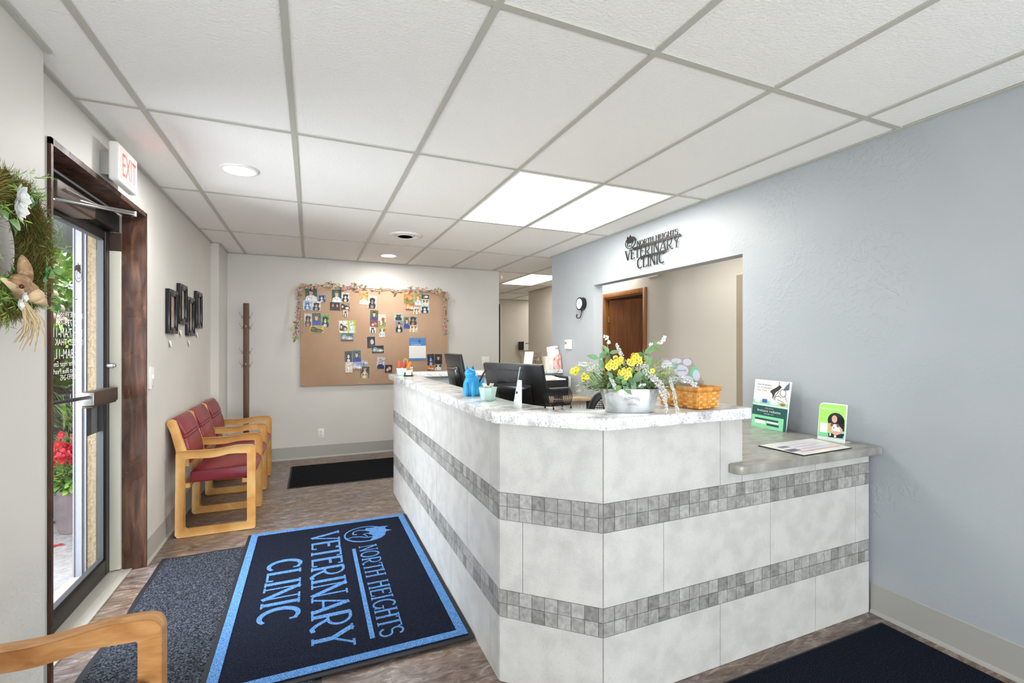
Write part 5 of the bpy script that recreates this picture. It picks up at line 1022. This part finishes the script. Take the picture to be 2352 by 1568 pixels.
# ================================================================== STAFF SIDE THINGS
def monitor(name, label, p0, p1, ztop, h, base_z, lean, stand=True):
    p0 = Vector(p0); p1 = Vector(p1); e = (p1-p0).normalized(); n_ = Vector((e.y, -e.x, 0)); W_ = (p1-p0).length     # n_ points to the back of the screen (towards the visitor)
    if n_.dot(FW) > 0: n_ = -n_
    mid = (p0+p1)/2; t = thing(name, label, 'monitor', (mid.x, mid.y, base_z)); lv = (up*cos(lean)+n_*sin(lean)); top = Vector((0, 0, ztop)); 
    org = p0+top-lv*h
    b = MB(); Fm = (org, e, lv); s = 1 if e.cross(lv).dot(n_) > 0 else -1
    d0, d1 = (-.012, .012) if s > 0 else (-.012, .012)
    b.prism(rounded([(0, 0), (W_, 0), (W_, h), (0, h)], [.012]*4), Fm, -.010, .010); b.build('screen_housing', P_BLACK, t, bevel=(.004, 2))
    b = MB(); b.prism([(.012, .012), (W_-.012, .012), (W_-.012, h-.012), (.012, h-.012)], Fm, -s*.0105, -s*.0115); b.build('screen', M('dark_screen', '#0b0d12', rough=.1), t)
    b = MB(); o2 = org+e*W_*.5
    b.hexa([o2-e*W_*.30+lv*h*.02+n_*.010, o2+e*W_*.30+lv*h*.02+n_*.010, o2+e*W_*.30+lv*h*.62+n_*.010, o2-e*W_*.30+lv*h*.62+n_*.010], [o2-e*W_*.22+lv*h*.04+n_*.05, o2+e*W_*.22+lv*h*.04+n_*.05, o2+e*W_*.24+lv*h*.52+n_*.045, o2-e*W_*.24+lv*h*.52+n_*.045]); b.build('rear_bulge', P_BLACKG, t, bevel=(.008, 3))
    b = MB(); 
    for k in range(9): b.prism([(W_*.28+k*W_*.05, h*.86), (W_*.31+k*W_*.05, h*.86), (W_*.31+k*W_*.05, h*.885), (W_*.28+k*W_*.05, h*.885)], Fm, s*.0101, s*.0108)
    b.build('vent_slot', P_BLACKG, t)
    b = MB(); c_ = o2+lv*h*.15; b.hexa([Vector((c_.x, c_.y, 0))+e*sx*.045+n_*sy*.018-n_*.01+up*(base_z+.014) for sx, sy in ((-1, -1), (1, -1), (1, 1), (-1, 1))], [c_+e*sx*.04+n_*(sy*.010+.004) for sx, sy in ((-1, -1), (1, -1), (1, 1), (-1, 1))]); b.build('stand_neck', P_BLACKG, t)
    b = MB(); q = Vector((c_.x, c_.y, 0)); b.hexa([q+e*x+n_*y+up*(base_z+.0005) for x, y in rounded([(-.13, -.09), (.13, -.09), (.13, .07), (-.13, .07)], [.04]*4)], [q+e*x+n_*y+up*(base_z+.014) for x, y in rounded([(-.13, -.09), (.13, -.09), (.13, .07), (-.13, .07)], [.04]*4)]); b.build('stand_foot', P_BLACKG, t)
    return t
monitor('monitor', 'black monitor seen from behind at the far counter, nearly edge-on', (1.0, 3.70, 0), (1.0, 3.27, 0), 1.302, .26, .7355, radians(12))
monitor('monitor', 'large black monitor seen from behind in the middle of the desk', (.961, 2.668, 0), (1.141, 2.242, 0), 1.262, .29, .7355, radians(14))
# far-ledge things
LZ = 1.0945
def lbl(mb, name, mats, c, l, cat, **k): return tag(mb.build(name, mats, None, loc=tuple(c), **k), l, cat)
b = MB(); b.hexa([Vector((2.49, 4.72, LZ)), Vector((2.63, 4.70, LZ)), Vector((2.63, 4.73, LZ)), Vector((2.49, 4.75, LZ))], [Vector((2.49, 4.79, LZ+.25)), Vector((2.625, 4.77, LZ+.27)), Vector((2.625, 4.772, LZ+.27)), Vector((2.49, 4.792, LZ+.25))]); lbl(b, 'brochure', [M('photo_brochure', rough=.3, noise=(9, 4, 1, one, [(.4, '#e8e8ea'), (.55, '#d6dbe2'), (.64, '#a85f50')]))], (2.56, 4.74, LZ), 'tall white brochure at the wall end of the marble ledge', 'brochure')
b = MB(); b.hexa([Vector((2.53, 4.685, LZ)), Vector((2.625, 4.685, LZ)), Vector((2.625, 4.692, LZ)), Vector((2.53, 4.692, LZ))], [Vector((2.535, 4.70, LZ+.12)), Vector((2.62, 4.70, LZ+.19)), Vector((2.62, 4.702, LZ+.19)), Vector((2.535, 4.702, LZ+.12))]); lbl(b, 'brochure', [M('pink_brochure', rough=.3, noise=(12, 4, 1, one, [(.4, '#e7c6bf'), (.55, '#cf7f6b'), (.68, '#6d3428')]))], (2.58, 4.69, LZ), 'smaller pinkish brochure in front of the tall white one', 'brochure')
b = MB(); b.box((2.43, 4.70, LZ), (2.475, 4.80, LZ+.145)); lbl(b, 'booklet_box', pal('dcd6c6'), (2.45, 4.75, LZ), 'cream booklet box between the treat jar and brochures', 'box')
jr = thing('treat_jar', 'clear acrylic jar of brown pet treats on the marble ledge', 'jar', (2.36, 4.76, LZ))
b = MB(); b.lathe([(.052, 0), (.055, .005), (.055, .19), (.052, .19), (.052, .008), (.001, .008)], (2.36, 4.76, LZ), 28, closed=True); b.build('jar_wall', glassmat('jar_acrylic', (.95, .96, .96)), jr)
b = MB(); r = random.Random(5)
for k in range(150): a = r.uniform(0, 6.28); rr = .045*sqrt(r.random()); b.ball((2.36+rr*cos(a), 4.76+rr*sin(a), LZ+.014+r.random()*.145), (.007, .005, .005), 6, r.randrange(2))
tag(b.build('pet_treats', [pal('8a6238'), pal('b58d5c')], None, loc=(2.36, 4.76, LZ)), 'brown pet treats filling the clear jar', 'treats', kind='stuff')
b = MB(); b.hexa([Vector((2.20, 4.72, LZ)), Vector((2.255, 4.71, LZ)), Vector((2.255, 4.80, LZ)), Vector((2.20, 4.81, LZ))], [Vector((2.225, 4.72, LZ+.20)), Vector((2.285, 4.71, LZ+.20)), Vector((2.285, 4.80, LZ+.20)), Vector((2.225, 4.81, LZ+.20))]); lbl(b, 'binder', P_WHITEP, (2.24, 4.76, LZ), 'white binder left of the treat jar', 'binder')
dr = thing('letter_tray', 'black letter tray box of papers beside the wall outlet', 'tray', (2.36, 4.48, .837))
b = MB(); b.box((2.16, 4.33, .8365), (2.51, 4.62, 1.00)); b.box((2.16, 4.33, 1.0), (2.17, 4.62, 1.03)); b.box((2.50, 4.33, 1.0), (2.51, 4.62, 1.035)); b.build('tray_box', P_BLACK, dr, bevel=(.003, 2))
b = MB(); b.box((2.30, 4.326, 1.0), (2.36, 4.3295, 1.014)); b.build('index_tab', pal('c9cf9a'), dr)
b = MB(); b.box((2.18, 4.345, 1.0005), (2.49, 4.60, 1.012)); b.hexa([Vector((2.20, 4.38, 1.012)), Vector((2.46, 4.36, 1.012)), Vector((2.47, 4.58, 1.012)), Vector((2.22, 4.60, 1.012))], [Vector((2.22, 4.38, 1.03)), Vector((2.40, 4.36, 1.024)), Vector((2.44, 4.58, 1.034)), Vector((2.24, 4.60, 1.04))]); lbl(b, 'paper_stack', P_WHITEP, (2.33, 4.47, 1.0), 'loose white papers on the black letter tray', 'papers')
# office chair
oc = Vector((1.95, 2.66, 0)); oe = RT; ch = thing('office_chair', 'black mesh-back office chair behind the planter', 'chair', oc)
b = MB(); bp_ = rounded([(-.22, .60), (.22, .60), (.24, .90), (.17, 1.06), (-.17, 1.06), (-.24, .90)], [.05, .05, .1, .09, .09, .1]); inn = [(x*.82, .83+(z-.83)*.80) for x, z in bp_]; Fo = (oc, RT, up); o_, ex_, ey_ = Fo
n_ = len(bp_); P3 = lambda p, d_: oc+RT*p[0]+up*p[1]+FW*(d_+.10*abs(p[0])**1.5*-1)
vs = [P3(p, 0) for p in bp_]+[P3(p, 0) for p in inn]+[P3(p, .03) for p in bp_]+[P3(p, .03) for p in inn]; fs = []
for i in range(n_):
    j = (i+1) % n_; fs += [(i, j, n_+j, n_+i), (2*n_+j, 2*n_+i, 3*n_+i, 3*n_+j), (j, i, 2*n_+i, 2*n_+j), (n_+i, n_+j, 3*n_+j, 3*n_+i)]
b._a(vs, fs); b.build('back_frame', P_BLACK, ch, bevel=(.006, 2))
b = MB()
for k in range(30): z = .62+k*.0145; hw = .19*(1 if z < .9 else max(.3, sqrt(max(.05, 1-((z-.9)/.17)**2)))); b.tube([P3((-hw, z), .012), P3((0, z), .008), P3((hw, z), .012)], .0022, 4)
for k in range(26): x = -.185+k*.0148; zt_ = 1.02-.16*(abs(x)/.2)**3; b.tube([P3((x, .62), .014), P3((x, zt_), .014)], .0022, 4)
b.build('mesh_panel', M('charcoal_mesh', '#3a3835', rough=.7), ch)
b = MB(); q = rounded([(-.24, -.24), (.24, -.24), (.24, .24), (-.24, .24)], [.08]*4); sc_ = oc+FW*.22; b.hexa([sc_+RT*x+FW*y+up*.44 for x, y in q], [sc_+RT*x+FW*y+up*.51 for x, y in q]); b.build('seat', P_BLACK, ch, bevel=(.02, 3))
b = MB(); b.cyl(sc_+up*.10, sc_+up*.44, .03); b.tube([oc+FW*.02+up*.62, oc+FW*.06+up*.46, sc_+up*.44], .015, 8); b.build('column', P_BLACK, ch)
for k in range(5):
    a = 2*pi*k/5; dv = Vector((cos(a), sin(a), 0)); b = MB(); b.tube([sc_+up*.11, sc_+dv*.28+up*.075], lambda t: .02-.006*t, 8); lg = b.build('base_leg', P_BLACK, ch); b = MB(); w0 = sc_+dv*.28+up*.03; b.cyl(w0-Vector((-dv.y, dv.x, 0))*.02, w0+Vector((-dv.y, dv.x, 0))*.02, .029, n=16); ROOTM[lg.name] = ROOTM[ch.name]; b.build('caster', P_BLACK, lg)
# wall device in the far hall
hd = thing('wall_scale_display', 'white display box with hanging cord on the far hallway wall', 'display', (4.7, 9.97, 1.36))
b = MB(); b.box((4.46, 9.90, 1.26), (4.54, 9.998, 1.45), 1); b.box((4.54, 9.86, 1.25), (4.80, 9.94, 1.46), 0); b.box((4.57, 9.858, 1.40), (4.74, 9.8598, 1.43), 2); b.box((4.66, 9.858, 1.29), (4.70, 9.8598, 1.31), 1); b.build('housing', [P_WHITE, P_BLACK, P_GREY], hd)
b = MB(); b.tube([(4.48, 9.95, 1.26), (4.47, 9.96, 1.18), (4.53, 9.97, 1.10), (4.57, 9.975, .6), (4.58, 9.98, .3)], .012, 6); b.build('cord', pal('d8cfb8'), hd)
b = MB(); b.box((3.93, 4.62, 2.22), (3.9575, 4.80, 2.36)); lbl(b, 'wall_speaker', P_WHITE, (3.95, 4.7, 2.29), 'white box high on the wall above the oak door', 'box')
b = MB(); b.ball((2.49, 6.17, 2.33), (.02, .02, .03), 12); b.box((2.482, 6.185, 2.30), (2.50, 6.20, 2.36)); lbl(b, 'motion_sensor', P_WHITE, (2.49, 6.18, 2.33), 'tiny white sensor at the top corner of the back wall', 'sensor')
# ================================================================== WREATH
wr = thing('wreath', 'mossy green spring wreath with rabbit head and raffia by the door', 'wreath', (NX, 1.805, 1.65))
r = random.Random(21); WC = Vector((-.815, 1.805, 1.652))
b = MB(); ring = [WC+Vector((0, cos(a)*.165, sin(a)*.165)) for a in [2*pi*k/36 for k in range(36)]]; b.tube(ring, .036, 10, closed=True); b.build('vine_ring', M('vine_brown', '#4a3d20', rough=.95, bump=(80, 1, .006, one, 3)), wr)
b = MB()
for i in range(9500):
    a = r.uniform(0, 2*pi); rc = WC+Vector((0, cos(a)*.165, sin(a)*.165)); th2 = r.uniform(-pi*.62, pi*.62); out = Vector((0, cos(a), sin(a))); nd = Vector((1, 0, 0))*cos(th2)+out*sin(th2)
    tan = Vector((0, -sin(a), cos(a))); base = rc+nd*.034; dr_ = nd*r.uniform(.3, 1)+tan*r.choice((-1, 1))*r.uniform(.3, 1.2)+Vector((r.uniform(-.3, .3), r.uniform(-.4, .4), r.uniform(-.4, .4)))
    if base.x < NX+.012: continue
    if dr_.x < 0: dr_.x *= .2
    b.leaf(base, dr_, (r.random(), r.random(), r.random()), r.uniform(.02, .052), r.uniform(.0012, .0026), r.choice((0, 0, 1, 1, 2, 3)), .25)
b.build('moss_sprigs', [P_MOSS, P_MOSS2, M('tan_sprig', '#9a7b48', rough=.9), P_MOSS2], wr)
b = MB()
for i in range(46):
    a = r.uniform(0, 2*pi); rc = WC+Vector((0, cos(a)*.165, sin(a)*.165)); o_ = rc+Vector((.05, 0, 0))+Vector((0, cos(a), sin(a)))*r.uniform(-.03, .045)
    tan = Vector((r.uniform(.0, .5), -sin(a)*r.choice((-1, 1))+cos(a)*r.uniform(-.5, .9), cos(a)+sin(a)*r.uniform(-.5, .9))).normalized()
    for k in range(14):
        q = o_+tan*k*.005; b.leaf(q, tan+Vector((r.uniform(-.8, .8), r.uniform(-1, 1), r.uniform(-1, 1))), (1, 0, 0), .022, .003, r.choice((0, 1)), .2)
    b.build('fern_frond', [P_LEAF[2], P_LEAF[1]], wr); b = MB()
for (u, v, s) in ((75, 455, .03), (60, 470, .032), (20, 505, .04), (30, 520, .035), (120, 620, .045), (105, 635, .03), (10, 640, .035), (25, 625, .03), (90, 700, .035), (125, 712, .035), (60, 462, .028), (45, 505, .03)):
    p = U(u, v, X=-.755)
    b = MB()
    for k in range(3): a = r.uniform(0, 6.28); b.leaf(p, (r.uniform(.0, .4), cos(a), sin(a)), (1, 0, .1), s, s*.65, r.choice((0, 1)), .2)
    b.build('leaf_cluster', [P_LEAF[1], M('leaf_bottle', '#2f7a35', rough=.4)], wr)
def rose(p, s, name='white_rose'):
    b = MB(); ex1 = Vector((.2, 1, 0)).normalized()
    for k in range(16):
        a = k*2.4; rr = s*(.2+.8*k/16); d_ = Vector((.55-.4*k/16, cos(a), sin(a))).normalized(); b.leaf(Vector(p)+Vector((.004, cos(a)*rr*.3, sin(a)*rr*.3)), d_, (1, 0, 0), s*(.45+.5*k/16), s*.75, 0, -.3)
    b.build(name, P_PETW, wr)
for u, v in ((38, 450), (33, 475)): rose(U(u, v, X=-.745), .034)
for u, v in ((48, 682), (38, 698)): rose(U(u, v, X=-.725), .016)
# rabbit: head, long ears, eye
hc = U(58, 668, X=-.735); rr_ = Matrix.Rotation(radians(-25), 4, 'X').to_3x3()
b = MB(); b.ball(hc, (.030, .040, .028), 18, R=rr_); b.ball(U(80, 678, X=-.715), (.020, .024, .020), 14, 1); b.ball(U(88, 688, X=-.71), (.014, .014, .012), 12, 1); b.ball(U(45, 650, X=-.735), (.024, .028, .026), 12)
b.build('rabbit_head', [P_FUR, P_FURL], wr)
e0, e1_ = U(60, 655, X=-.735), U(50, 585, X=-.735)
b = MB(); b.tube([e0.lerp(e1_, k/9)+Vector((0, .005*sin(pi*k/9), 0)) for k in range(10)], lambda t: .0165*max(.12, sin(pi*min(1, .12+.88*t))**.6) , 12); b.build('rabbit_ear', P_FUR, wr)
b = MB(); b.tube([U(42, 668, X=-.725), U(25, 655, X=-.72), U(5, 640, X=-.72)], lambda t: .012*(1-.7*t), 10); b.build('rabbit_ear', P_FURL, wr)
b = MB(); b.tube([U(85, 680, X=-.71), U(96, 690, X=-.71), U(102, 700, X=-.712)], lambda t: .011 if t < .6 else .008, 10); b.build('rabbit_paw', P_FURL, wr)
b = MB(); b.ball(U(50, 658, X=-.706), .006, 10); b.build('eye', M('dark_red_glass', '#4a120e', rough=.1), wr)
b = MB()
for k in range(22):
    p = U(52+r.uniform(-4, 10), 695, X=-.72); uu = r.uniform(-30, 46); q = U(58+uu, 740+r.uniform(0, 70), X=-.74+r.uniform(0, .02)); m_ = p.lerp(q, .5)+Vector((.015, r.uniform(-.012, .012), 0))
    w_ = r.uniform(.002, .0045); sd = Vector((0, 1, .2)).normalized()*w_; pts = [p, p.lerp(m_, .6), m_, m_.lerp(q, .5)+Vector((.004, 0, 0)), q]
    b._a([x-sd for x in pts]+[x+sd for x in pts], [(i, i+1, 6+i, 5+i) for i in range(4)], 0, True)
b.build('raffia_tail', P_RAFF, wr)
b = MB(); p = U(12, 430, X=-.87); b.tube([p+Vector((-.006, 0, -.03)), p+Vector((.0, 0, .0)), p+Vector((.012, 0, .008)), p+Vector((.03, .01, .004)), p+Vector((.034, .012, .010))], .004, 8); lbl(b, 'wall_hook', P_TWIG, p, 'dark metal hook the wreath hangs from', 'hook')
# ================================================================== OUTSIDE
b = MB(); b.box((-4.2, 1.5, -.12), (-1.30, 5.6, -.05)); struct('walkway', b, M('concrete', rough=.85, noise=(30, 8, 0, one, [(.35, '#8f8c8a'), (.6, '#a8a5a3')]), bump=(90, .3, .002, one, 4)))
b = MB(); b.box((-30, -8, -.16), (-1.31, 40, -.125)); struct('garden_ground', b, M('soil_green', rough=1, noise=(3, 5, 0, one, [(.35, '#33421f'), (.65, '#55692f')])))
b = MB(); b.box((-1.302, 3.615, -.05), (-1.245, 3.72, 2.6)); b.box((-1.306, 3.61, -.05), (-1.30, 3.72, 2.6)); b.box((-1.27, 3.606, -.05), (-1.262, 3.615, 2.6)); struct('trim_7', b, M('white_board', '#8e9099', rough=.6))
b = MB(); b.box((-1.244, 3.62, -.05), (-1.155, 3.7, 2.6)); b.box((-1.158, 3.556, -.05), (-1.15, 3.7, 2.6), 1); struct('wall_stucco', b, [M('stucco', rough=.9, noise=(60, 5, 0, one, [(.35, '#78684f'), (.6, '#8b7b61')]), bump=(70, 1, .006, one, 5)), P_BRONZE2])
b = MB(); z = 2.35
for k in range(24): b.hexa([Vector((-2.29, .2+k*.3, z+.005)), Vector((-1.31, .2+k*.3, z+.005)), Vector((-1.31, .5+k*.3, z-.005)), Vector((-2.29, .5+k*.3, z-.005))], [Vector((-2.29, .2+k*.3, z+.03)), Vector((-1.31, .2+k*.3, z+.03)), Vector((-1.31, .5+k*.3, z+.03)), Vector((-2.29, .5+k*.3, z+.03))])
b.box((-2.32, .2, z-.02), (-2.29, 8, z+.12), 1); struct('porch_ceiling', b, [M('soffit_lap', '#b9bcc6', rough=.6), P_WHITE])
r = random.Random(8)
b = MB()
for k in range(420): b.ball((-2.0-r.random()*.9+.0, 4.75+r.random()*.6, -.045+r.random()*.03), (r.uniform(.02, .045), r.uniform(.02, .045), r.uniform(.014, .03)), 7, r.randrange(4))
for k in range(200): b.ball((-1.8-r.random()*.9, 4.85+r.random()*.5, -.035+r.random()*.05), (r.uniform(.02, .04), r.uniform(.02, .04), r.uniform(.014, .03)), 7, r.randrange(4))
tag(b.build('river_stones', [pal('b9b7b4'), pal('8d8f93'), pal('cfc6b4'), pal('6f6d6b')], None, loc=(-2.3, 5.2, -.05)), 'grey and tan river stones bordering the concrete walk', 'stones', kind='stuff')
pot = Vector((-1.66, 4.62, -.05))
pp_ = thing('flower_pot', 'tall tapered clay planter of red flowers outside the door', 'planter', pot)
b = MB(); b.lathe([(.085, 0), (.09, .01), (.15, .31), (.16, .325), (.158, .345), (.145, .345), (.14, .32), (.001, .31)], pot, 32); b.build('pot', M('grey_mauve_clay', rough=.8, noise=(6, 5, 0, one, [(.3, '#6e6468'), (.6, '#85787a'), (.8, '#97867e')])), pp_)
b = MB(); r = random.Random(9)
def bushleaves(mb, c, rad, n, ln, mats, flat=1.0, w=.5):
    for i in range(n):
        d_ = Vector((r.gauss(0, 1), r.gauss(0, 1), r.gauss(0, 1))).normalized(); p = Vector(c)+Vector((d_.x*rad[0], d_.y*rad[1], d_.z*rad[2]))*(r.random()**.4)
        l = ln*r.uniform(.6, 1.3); mb.leaf(p, d_+Vector((0, 0, .4*flat))+Vector((r.uniform(-.6, .6), r.uniform(-.6, .6), r.uniform(-.3, .3))), (r.random(), r.random(), 1), l, l*w, r.choice(mats), .3)
bushleaves(b, pot+Vector((0, 0, .42)), (.18, .18, .12), 520, .065, (0, 1, 1, 2)); b.build('foliage', P_LEAF, pp_)
b = MB()
for i in range(46):
    p = pot+Vector((-.02+r.gauss(0, .07), r.gauss(0, .07), .60+r.gauss(0, .055)))
    for k in range(7): b.leaf(p, (r.gauss(0, 1), r.gauss(0, 1), r.gauss(0, 1)), (r.random(), -r.random(), r.random()), .036, .032, 0 if r.random() < .75 else 1, .2)
    b.ball(p, .014, 6)
b.build('red_blossom', [P_PETR, pal('e0405a')], pp_)
b = MB(); q = U(132, 1254, Z=-.05)
for k in range(4): a = k*1.3; b.leaf(q+Vector((0, 0, .004)), (cos(a), sin(a), .1), (0, 0, 1), .045, .02, 0, .1)
lbl(b, 'fallen_petal', P_PETR, q, 'fallen red petals on the concrete walk', 'petal')
# shrubs, tall plants, trees
def shrub(name, label, cat, c, rad, n, ln, mats, group=None, trunk=None, w=.5, fl=None):
    t = thing(name, label, cat, (c[0], c[1], -.12), 0, group); b = MB(); bushleaves(b, c, rad, n, ln, mats, w=w); b.build('foliage', P_LEAF, t)
    b = MB(); b.tube([(c[0], c[1], -.12), (c[0]+.02, c[1], c[2]*.5), (c[0], c[1], c[2])], lambda q: .02*(rad[0]+.4), 6); b.build('stem', P_TWIG, t)
    if fl:
        b = MB()
        for i in range(fl[1]):
            d_ = Vector((r.gauss(0, 1), r.gauss(0, 1), r.gauss(0, 1))).normalized(); b.ball(Vector(c)+Vector((d_.x*rad[0], d_.y*rad[1], d_.z*rad[2]))*.98, fl[2], 7)
        b.build('blossom', fl[0], t)
shrub('garden_shrub', 'broad leafy green shrub beyond the metal garden bench', 'shrub', (-3.05, 7.3, .85), (.5, .42, .8), 1500, .16, (0, 1, 1, 2))
shrub('garden_shrub', 'tall green shrub directly behind the glass door lettering', 'shrub', (-4.0, 8.7, 1.15), (.85, .8, .7), 1300, .17, (0, 1, 1, 2), fl=(P_PETW, 26, .03))
shrub('hydrangea', 'bush with faded mauve flower heads below the pale tree', 'shrub', (-4.9, 10.6, 1.9), (.9, .9, .7), 900, .12, (1, 3, 3, 0), fl=(pal('a8958a'), 34, .09))
shrub('garden_tree', 'yellow-green tree seen against the sky through the door', 'tree', (-8.5, 19, 3.6), (2.6, 3, 1.9), 2600, .34, (2, 2, 3, 1), fl=None)
shrub('garden_tree', 'darker hedge tree along the far fence outside', 'tree', (-6.2, 14.9, 1.2), (2.2, 2.4, 1.4), 2000, .26, (0, 1, 3))
shrub('grassy_plant', 'long-bladed plant with yellow leaves behind the flower pot', 'plant', (-2.1, 5.75, .42), (.28, .25, .40), 260, .30, (1, 3, 2), w=.09, fl=(pal('e0b52a'), 12, .022))
bn = thing('garden_chair', 'dark metal mesh garden chair with arched back outside', 'garden chair', (-2.45, 6.4, -.05))
b = MB(); arcs = [(-.24, .0), (-.24, .62)]+[(-.24+.24*(1-cos(pi*k/10)), .62+.2*sin(pi*k/10)) for k in range(1, 10)]+[(.24, .62), (.24, .0)]; BQ = lambda p: Vector((-2.45, 6.35, .12))+RT*p[0]+up*p[1]
b.tube([BQ(p)-up*.12 if p[1] == 0 else BQ(p) for p in arcs], .012, 6); b.tube([BQ((-.24, .5)), BQ((.24, .5))], .01, 6); b.build('back_frame', P_BLACK, bn)
b = MB()
for k in range(-18, 19): x = k*.013; h_ = .62+.2*sqrt(max(0, 1-(x/.24)**2)); b.tube([BQ((x, .5)), BQ((x, h_))], .0025, 4)
for k in range(22): z = .51+k*.014; hw = .24 if z < .62 else .24*sqrt(max(0, 1-((z-.62)/.2)**2)); b.tube([BQ((-hw, z)), BQ((hw, z))], .0025, 4)
b.build('back_mesh', P_BLACK, bn)
b = MB(); b.hexa([BQ((-.24, .33)), BQ((.24, .33)), BQ((.24, .33))+FW*.42, BQ((-.24, .33))+FW*.42], [BQ((-.24, .345)), BQ((.24, .345)), BQ((.24, .345))+FW*.42, BQ((-.24, .345))+FW*.42]); b.build('seat', P_BLACK, bn)
for sx in (-.23, .23): b = MB(); b.tube([BQ((sx, .33))+FW*.4, BQ((sx, -.16))+FW*.42], .012, 6); b.build('leg', P_BLACK, bn)
fn = thing('garden_fence', 'thin railing fence far beyond the garden shrubs', 'fence', (-6.5, 13, 0)); b = MB()
for k in range(60): x = -8.5+k*.12; b.box((x, 12.0, -.12), (x+.02, 12.02, 2.1))
b.box((-8.5, 11.99, 2.0), (-1.4, 12.03, 2.05)); b.box((-8.5, 11.99, .3), (-1.4, 12.03, .35)); b.build('railing', P_GREY, fn)
